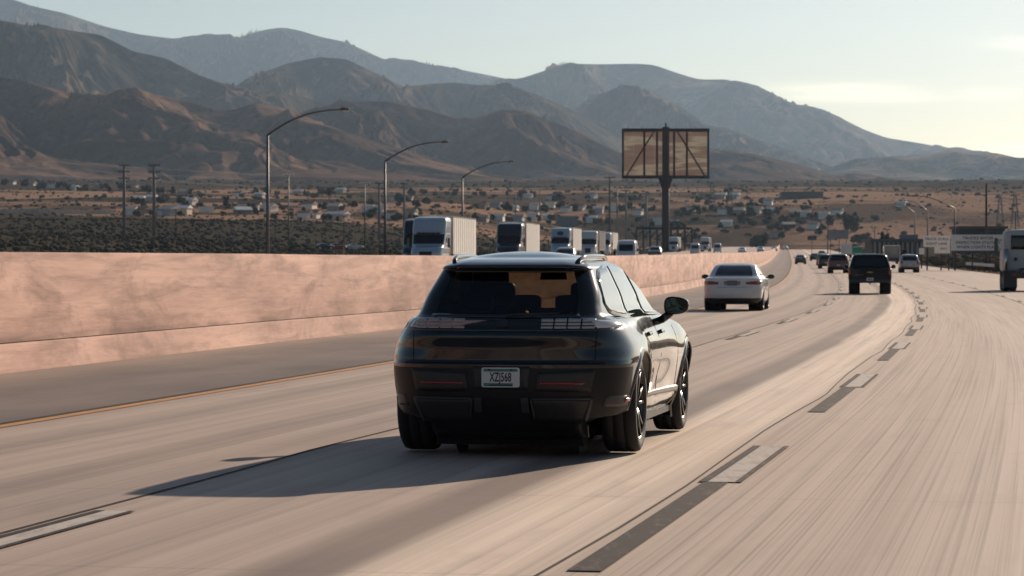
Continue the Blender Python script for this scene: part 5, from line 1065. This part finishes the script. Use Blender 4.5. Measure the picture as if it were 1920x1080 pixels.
sign('roadside_board', 1552, 1591, 431, 448, 880, 'grey roadside board seen from behind above the far cars', M_SIGNB, (-.75, 0.1, .8), cat='billboard'); sign('roadside_board', 1514, 1531, 443, 450, 900, 'small dark roadside board left of the grey one', mat('dark_board', (.03, .035, .05), .6), (0,), cat='billboard'); sign('roadside_board', 1686, 1721, 440, 448, 520, 'blue grey board above the columned building', mat('blue_grey_board', (.13, .15, .20), .6), (-.8, .8), cat='billboard')
# guard rail
gr = empty('guard_rail', (0, 0, 0)); tag(gr, 'grey guard rail in front of the truck signs', 'guard rail')
ys_ = np.linspace(272, 318, 12); V = np.stack([road_pt(ys_, 12.1, .80), road_pt(ys_, 12.02, .72), road_pt(ys_, 12.1, .62), road_pt(ys_, 12.02, .54), road_pt(ys_, 12.1, .48)], 1); link('rail', grid_mesh('rail', V), mat('rail_steel', (.42, .42, .41), .4, .7), gr)
for y_ in ys_[::2]: p = road_pt(y_, 12.2); MB().box(p[0] - .07, p[0] + .07, p[1] - .08, p[1] + .08, p[2] - .3, p[2] + .8).build('post', M_WOOD, gr)
# buildings
WALLS = [('white', (.80, .76, .68)), ('cream', (.52, .44, .34)), ('pale pink', (.50, .36, .29)), ('light grey', (.42, .42, .42)), ('tan', (.36, .27, .20))]
ROOFS = [('grey', (.16, .16, .165)), ('brown', (.12, .085, .07)), ('white', (.76, .73, .68)), ('pale', (.55, .47, .40)), ('red', (.17, .075, .055))]
def house(px, py, wpx, i, row, wall=None, roof=None, hpx=None, flat=False, rz=None, label=None, cat='house', name='house'):
    x, y, z = gp(px, py); k = y / F_PX; w = max(wpx * k / 2 * .62, 2.6); d = w * rnd.uniform(1.0, 1.7); h = (hpx * k if hpx else rnd.uniform(2.0, 2.8)); wn_, wc = wall or rnd.choice(WALLS); rn_, rc = roof or rnd.choice(ROOFS)
    o = empty(name, (x, y, z), rnd.uniform(-.42, -.12) if rz is None else rz); mw, mr = mat('wall_' + wn_.replace(' ', '_'), wc, .85, var=.08, scale=.8), mat('roof_' + rn_, rc, .8, var=.15, scale=.8)
    MB().box(-w, w, -d, d, -1.5, h).build('wall', mw, o); e = .45
    if flat: MB().box(-w - .2, w + .2, -d - .2, d + .2, h, h + .35).build('roof', mr, o)
    else:
        r = min(d * .35, 1.6); MB().add([(-w - e, -d - e, h - .05), (w + e, -d - e, h - .05), (w + e, d + e, h - .05), (-w - e, d + e, h - .05), (-w - e, 0, h + r), (w + e, 0, h + r)], [(0, 1, 5, 4), (2, 3, 4, 5), (1, 2, 5), (3, 0, 4), (3, 2, 1, 0)]).build('roof', mr, o)
    return tag(o, label or '%s house with %s roof, %s from the left %s' % (wn_, rn_, ordinal(i), row), cat, 'houses scattered over the valley')
rows = {'along the mountain foot': [(22, 346, 18), (60, 348, 22), (96, 352, 14), (140, 357, 16), (186, 355, 12), (252, 352, 16), (345, 366, 14), (446, 368, 18), (487, 372, 16), (560, 366, 14), (640, 362, 12), (742, 377, 20), (765, 378, 12), (990, 372, 14), (1037, 374, 16), (1110, 372, 12), (1320, 371, 26), (1352, 372, 30), (1378, 374, 14), (1440, 384, 20), (1690, 388, 12)],
        'amid the straw fields': [(262, 380, 14), (285, 378, 20), (358, 384, 12), (458, 394, 16), (478, 394, 14), (505, 397, 12), (580, 392, 26), (628, 396, 22), (690, 398, 30), (712, 400, 16), (905, 392, 18), (930, 390, 14), (962, 396, 20), (1004, 394, 14), (1033, 390, 18), (1062, 398, 12), (1088, 395, 16), (1122, 400, 18), (1150, 396, 14), (1196, 404, 18), (1296, 398, 26), (1356, 404, 22), (1386, 402, 14), (1418, 400, 30), (1447, 402, 22), (1490, 406, 26), (1510, 408, 20), (1545, 410, 16), (1570, 404, 12)],
        'at the scrub edge': [(245, 404, 14), (268, 404, 16), (300, 404, 20), (318, 405, 24), (345, 403, 22), (572, 411, 8), (588, 411, 10), (626, 412, 12), (640, 414, 8), (735, 412, 14), (770, 408, 16), (905, 416, 14), (935, 414, 20), (972, 414, 22), (1000, 412, 14), (1028, 412, 16), (1110, 418, 22), (1215, 424, 18), (1262, 424, 18), (1362, 426, 26), (1456, 446, 10), (1525, 430, 12)]}
for row, L in rows.items():
    for i, (px, py, w) in enumerate(sorted(L)): house(px, py, w * rnd.uniform(.9, 1.2), i, row, wall=None if rnd.random() < .5 else WALLS[0])
house(387, 398, 24, 0, '', WALLS[0], ROOFS[2], 9, True, .5, 'white flat roofed block standing alone in the left fields', 'building', 'block_building')
house(455, 399, 46, 0, '', ('weathered grey', (.24, .24, .25)), ROOFS[2], 5, False, .3, 'long grey shed with pale roof right of the white block', 'building', 'shed')
house(1062, 424, 58, 0, '', ('slate', (.15, .16, .175)), ROOFS[0], 15, True, .1, 'large grey warehouse behind the oval emblem truck', 'building', 'warehouse')
house(1118, 418, 30, 0, '', ('rust', (.16, .08, .06)), ROOFS[1], 7, False, .2, 'rust brown barn left of the pole row', 'building', 'barn')
house(1230, 424, 8, 0, '', WALLS[0], ROOFS[2], 13, True, .3, 'narrow white tank house left of the billboard post', 'building', 'tank_house')
house(1502, 372, 122, 0, '', ('sage', (.075, .085, .07)), ('sage', (.10, .11, .095)), 10, True, -.05, 'long sage coloured farm building under the right mountain', 'building', 'farm_building')
house(1478, 428, 34, 0, '', ('shaded brown', (.09, .07, .06)), ('pale tan', (.45, .37, .30)), 6, False, .1, 'brown house with pale tan roof right of the dark round tree', 'house', 'house')
def low_building(px0, px1, py0, py1, y, label, mw, mr, name, cols=0, cat='building'):
    k = y / F_PX; xc = px_x((px0 + px1) / 2, y); z0 = float(ground_z(xc, y)); o = empty(name, (xc, y, z0)); w = (px1 - px0) * k / 2; h = CAM_H + (HOR - py0) * k - z0
    MB().box(-w, w, .6, 12, -.6, h - .6).build('wall', mw, o); MB().box(-w - .5, w + .5, -.6, 12.6, h - .58, h).build('roof', mr, o)
    for i in range(cols): xx = -w + 2 * w * (i + .5) / cols; MB().box(xx - .22, xx + .22, -.3, .1, -.6, h - .6).build('column', mat('pale_column', (.36, .31, .27), .8), o)
    return tag(o, label, cat)
low_building(1636, 1732, 448, 476, 540, 'long low building with pale columns behind the silver SUV', mat('shed_wall', (.12, .10, .09), .9), mat('shed_roof', (.10, .10, .11), .8), 'columned_building', 11)
low_building(1800, 1885, 424, 445, 640, 'dark red roofed depot above the truck inspection sign', mat('depot_wall', (.05, .045, .05), .9), mat('depot_roof', (.13, .055, .04), .8), 'depot')
# trestle
k = 1000 / F_PX; tz = lambda py: CAM_H + (HOR - py) * k; tr = empty('trestle_bridge', (px_x(1245, 1000), 1000, tz(446))); tag(tr, 'dark trestle with crossed braces right of the billboard post', 'bridge'); m = mat('trestle_timber', (.04, .037, .036), .9); hw = 52 * k; hh = 20 * k
MB().box(-hw, hw, -2, 2, hh - .8, hh).build('deck', m, tr)
for i in range(9):
    xx = -hw + 2 * hw * i / 8; MB().box(xx - .3, xx + .3, -.4, .4, -4, hh - .8).build('post', m, tr)
    if i < 8: MB().bar((xx, -.5, 0), (xx + hw / 4, -.5, hh - 1), .35).build('brace', m, tr)
# low white wall and dirt bank on the left
x0, y0, z0 = gp(-40, 402); x1, y1, z1 = gp(216, 401); wl_ = MB(); n = 24
for i in range(n): t0, t1 = i / n, (i + .93) / n; p = Vector((x0, y0, z0)).lerp(Vector((x1, y1, z1)), t0); q = Vector((x0, y0, z0)).lerp(Vector((x1, y1, z1)), t1); p.z = float(ground_z(p.x, p.y)); q.z = float(ground_z(q.x, q.y)); wl_.bar(p + Vector((0, 0, .8)), q + Vector((0, 0, .8)), .4, 2.2)
wo = wl_.build('field_wall', mat('pale_field_wall', (.50, .43, .36), .9, var=.15, scale=.05)); tag(wo, 'long pale wall along the field at far left', 'wall', kind=None)
# ---------------------------------------------------------------- trees and shrubs
def leaf_mat(name, a, b):
    t = NT(name); oi = t.new('ShaderNodeObjectInfo'); n = t.noise(t.coord('Object'), 1.3, 4.0); c = t.mix(t.ramp(n, [(.35, 0.), (.65, 1.)]), a, b); c = t.mix(t.math('MULTIPLY', oi.outputs['Random'], .5), c, tuple(x * .6 for x in a))
    t.set(Base_Color=c, Roughness=.8, Specular_IOR_Level=.1); return t.m
LM = [leaf_mat('olive_leaves', (.030, .036, .020), (.065, .070, .036)), leaf_mat('dark_leaves', (.018, .023, .017), (.040, .044, .028)), leaf_mat('dry_leaves', (.055, .050, .024), (.11, .095, .048))]
def crown_mesh(seed, lobes, n, flat):
    r = np.random.RandomState(seed); C = []; 
    for i in range(lobes): a = r.rand() * 6.28; d = r.rand() ** .5 * .62; C.append((math.cos(a) * d, math.sin(a) * d, .25 + r.rand() * .6 * flat, .28 + r.rand() * .24))
    V, F = [], []
    for i in range(n):
        cx, cy, cz, cr = C[r.randint(lobes)]; v = r.randn(3); v /= np.linalg.norm(v); p = np.array([cx, cy, cz]) + v * cr * (.55 + .45 * r.rand() ** .5) * np.array([1, 1, .8]); s_ = .05 + .06 * r.rand(); u = r.randn(3); u -= u.dot(v) * v * .6; u /= np.linalg.norm(u); w = np.cross(v, u); b_ = len(V)
        V += [tuple(p + u * s_ * 1.5), tuple(p + w * s_), tuple(p - u * s_ * 1.4), tuple(p - w * s_ * .9)]; F.append((b_, b_ + 1, b_ + 2, b_ + 3))
    me = bpy.data.meshes.new('crown'); me.from_pydata(V, [], F); me.update(); return me
CR = [crown_mesh(1, 9, 750, .9), crown_mesh(2, 7, 650, 1.2), crown_mesh(3, 11, 850, .7), crown_mesh(4, 8, 650, .55)]
TRK = []
for s_ in range(2):
    t = MB(); t.tube([(0, 0, -.15), (.01, 0, .2), (.0, .02, .5)], [.05, .04, .022], 7)
    for i in range(4): a = i * 1.6 + s_; t.tube([(0, .01, .22 + .05 * i), (math.cos(a) * .2, math.sin(a) * .2, .45 + .05 * i), (math.cos(a) * .36, math.sin(a) * .36, .62 + .06 * i)], [.022, .014, .006], 5)
    TRK.append(t.mesh('trunk'))
M_BARK = mat('bark', (.05, .04, .032), .9, var=.2)
def tree(px, py, hpx, wpx, label, kind=0, cr=0):
    x, y, z = gp(px, py); k = y / F_PX; o = empty('tree', (x, y, z - .1), rnd.uniform(0, 6.28)); H, Wd_ = hpx * k, wpx * k / 2
    c = link('crown', CR[cr], None, o)
    if not len(CR[cr].materials): CR[cr].materials.append(LM[0])
    c.material_slots[0].link = 'OBJECT'; c.material_slots[0].material = LM[kind]
    c.scale = (Wd_, Wd_, H / 1.25); c.location = (0, 0, H * .06)
    t = link('trunk', TRK[cr % 2], M_BARK if not len(TRK[cr % 2].materials) else None, o); t.scale = (Wd_ * 1.1, Wd_ * 1.1, H * .95)
    return tag(o, label, 'tree', 'trees scattered over the valley')
tree(1595, 436, 48, 40, 'big dark round tree above the far traffic, tallest in the valley', 1, 0); tree(1612, 458, 26, 46, 'dark spreading tree just above the green signs', 1, 2); tree(1422, 468, 38, 42, 'dark round tree right of the far oncoming vans', 1, 2); tree(1556, 428, 26, 20, 'small upright tree left of the tallest valley tree', 0, 1); tree(1390, 424, 26, 22, 'upright green tree above the far oncoming vans', 0, 1); tree(1410, 425, 20, 22, 'yellowish tree right of the upright green tree', 2, 2)
tree(1660, 480, 50, 26, 'hazy feathery tree behind the columned building', 0, 1); tree(425, 390, 24, 18, 'lone dark tree left of the nearest street lamp', 1, 1); tree(1472, 420, 22, 26, 'green tree above the brown house with pale tan roof', 0, 0); tree(1690, 496, 34, 30, 'bushy dark tree left of the small square sign', 1, 2); tree(645, 413, 18, 30, 'rounded yellow green tree between the first two street lamps', 2, 2)
tr_rows = {'along the mountain foot': [(8, 350), (45, 350), (80, 352), (118, 352), (130, 356), (160, 358), (205, 360), (225, 358), (275, 362), (300, 360), (325, 366), (480, 366), (500, 362), (520, 366), (590, 372), (600, 366), (620, 370), (655, 372), (770, 368), (795, 366), (815, 368), (838, 366), (855, 370), (890, 366), (905, 368), (925, 370), (950, 368), (980, 372), (1000, 372), (1160, 374), (1185, 374), (1200, 372), (1310, 375), (1400, 376), (1430, 376)],
           'among the valley houses': [(265, 384), (310, 378), (340, 386), (350, 392), (375, 388), (520, 390), (530, 396), (570, 388), (590, 387), (605, 394), (665, 390), (700, 394), (780, 388), (800, 384), (820, 388), (845, 384), (880, 394), (915, 396), (950, 398), (985, 396), (1020, 396), (1050, 392), (1075, 392), (1105, 394), (1165, 398), (1180, 392), (1205, 396), (1225, 394), (1280, 400), (1320, 398), (1335, 395), (1345, 400), (1372, 402), (1430, 400), (1460, 404), (1535, 408), (1640, 412)],
           'where houses meet the scrub': [(320, 404), (480, 404), (500, 408), (515, 410), (545, 408), (560, 408), (690, 410), (720, 412), (745, 414), (770, 412), (890, 412), (920, 412), (1010, 416), (1045, 412), (1140, 420), (1195, 420), (1255, 426), (1275, 428), (1445, 432), (1460, 436), (1500, 438), (1535, 440)]}
for row, L in tr_rows.items():
    for h3 in rows[{'along the mountain foot': 'along the mountain foot', 'among the valley houses': 'amid the straw fields', 'where houses meet the scrub': 'at the scrub edge'}[row]]:
        L.append((h3[0] + rnd.choice((-1, 1)) * rnd.uniform(7, 15), h3[1] + rnd.uniform(0, 3)))
    for i, (px, py) in enumerate(sorted(L)):
        kd = rnd.choice((0, 0, 1, 1, 2)); hp = rnd.uniform(9, 20); tree(px, py + rnd.uniform(-2, 2), hp, hp * rnd.uniform(.9, 1.7), '%s tree %s, %s from the left' % (('olive green', 'dark', 'yellowish')[kd], row, ordinal(i)), kd, rnd.randrange(4))
xr_ = sorted((rnd.uniform(1170, 1600), rnd.uniform(386, 452)) for _ in range(46))
for i, (px, py) in enumerate(xr_):
    kd = rnd.choice((0, 1, 1, 2)); hp = rnd.uniform(7, 15); tree(px, py, hp, hp * rnd.uniform(1.1, 2.2), '%s bushy tree beyond the billboard post, %s from the left' % (('olive green', 'dark', 'yellowish')[kd], ordinal(i)), kd, rnd.randrange(4))
def scatter(name, n, fy, fpx, size, m, label, cat, seed, skip=None):
    r = np.random.RandomState(seed); t = (1 + 5 ** .5) / 2; B = np.array([(-1, t, 0), (1, t, 0), (-1, -t, 0), (1, -t, 0), (0, -1, t), (0, 1, t), (0, -1, -t), (0, 1, -t), (t, 0, -1), (t, 0, 1), (-t, 0, -1), (-t, 0, 1)]) / 1.9
    Fi = np.array([(0, 11, 5), (0, 5, 1), (0, 1, 7), (0, 7, 10), (0, 10, 11), (1, 5, 9), (5, 11, 4), (11, 10, 2), (10, 7, 6), (7, 1, 8), (3, 9, 4), (3, 4, 2), (3, 2, 6), (3, 6, 8), (3, 8, 9), (4, 9, 5), (2, 4, 11), (6, 2, 10), (8, 6, 7), (9, 8, 1)])
    y = fy(r.rand(n)); x = (fpx(r.rand(n)) - CX) * y / F_PX; o_ = off_of(x, np.clip(y, -190, 1690)); ok = (y > 1650) | (o_ < -46) | (o_ > 12.6)
    if skip is not None: ok &= ~skip(x, y, o_)
    x, y = x[ok], y[ok]; n = len(x); z = ground_z(x, y); s_ = size(r.rand(n), y); J = 1 + .5 * (r.rand(n, 12, 1) - .5)
    V = B[None] * J * s_[:, None, None] * np.array([1.15, 1.15, .75]) + np.stack([x, y, z + s_ * .35], -1)[:, None, :]; F = (Fi[None] + (np.arange(n) * 12)[:, None, None]).reshape(-1, 3)
    me = bpy.data.meshes.new(name); me.vertices.add(n * 12); me.vertices.foreach_set('co', V.reshape(-1)); me.loops.add(len(F) * 3); me.polygons.add(len(F)); me.loops.foreach_set('vertex_index', F.reshape(-1).astype(np.int32)); me.polygons.foreach_set('loop_start', np.arange(0, len(F) * 3, 3, dtype=np.int32)); me.polygons.foreach_set('loop_total', np.full(len(F), 3, dtype=np.int32)); me.update(calc_edges=True)
    return tag(link(name, me, m), label, cat, kind='stuff')
t = NT('scrub_leaves'); n_ = t.noise(t.map(t.coord('Object'), (.05, .05, .3)), 1.0, 4.0); t.set(Base_Color=t.mix(t.ramp(n_, [(.35, 0.), (.65, 1.)]), (.06, .058, .045), (.12, .102, .074)), Roughness=.9, Specular_IOR_Level=0.0); M_SCRUB = t.m
scatter('scrub_bushes', 22000, lambda u: 290 * (1300 / 290) ** u, lambda u: -250 + u * 1950, lambda u, y: .24 + .6 * u ** 3, M_SCRUB, 'dark low scrub covering the flat beyond the median wall', 'scrub', 3)
scatter('valley_brush', 6500, lambda u: 1300 * (5200 / 1300) ** u, lambda u: -250 + u * 2450, lambda u, y: (.5 + 1.5 * u ** 4) * (y / 2000) ** .5, M_SCRUB, 'scattered brush over the fields and the slope above', 'brush', 4)
t = NT('dry_brush'); n_ = t.noise(t.map(t.coord('Object'), (.4, .4, .6)), 1.0, 4.0); t.set(Base_Color=t.mix(t.ramp(n_, [(.35, 0.), (.65, 1.)]), (.06, .048, .034), (.17, .125, .08)), Roughness=.9, Specular_IOR_Level=0.0)
scatter('roadside_brush', 2600, lambda u: 200 + 420 * u, lambda u: 1560 + u * 700, lambda u, y: .2 + .75 * u ** 2.5, t.m, 'dry brush along the right edge of the pavement', 'brush', 5, lambda x, y, o: (o < 13) | (o > 60))
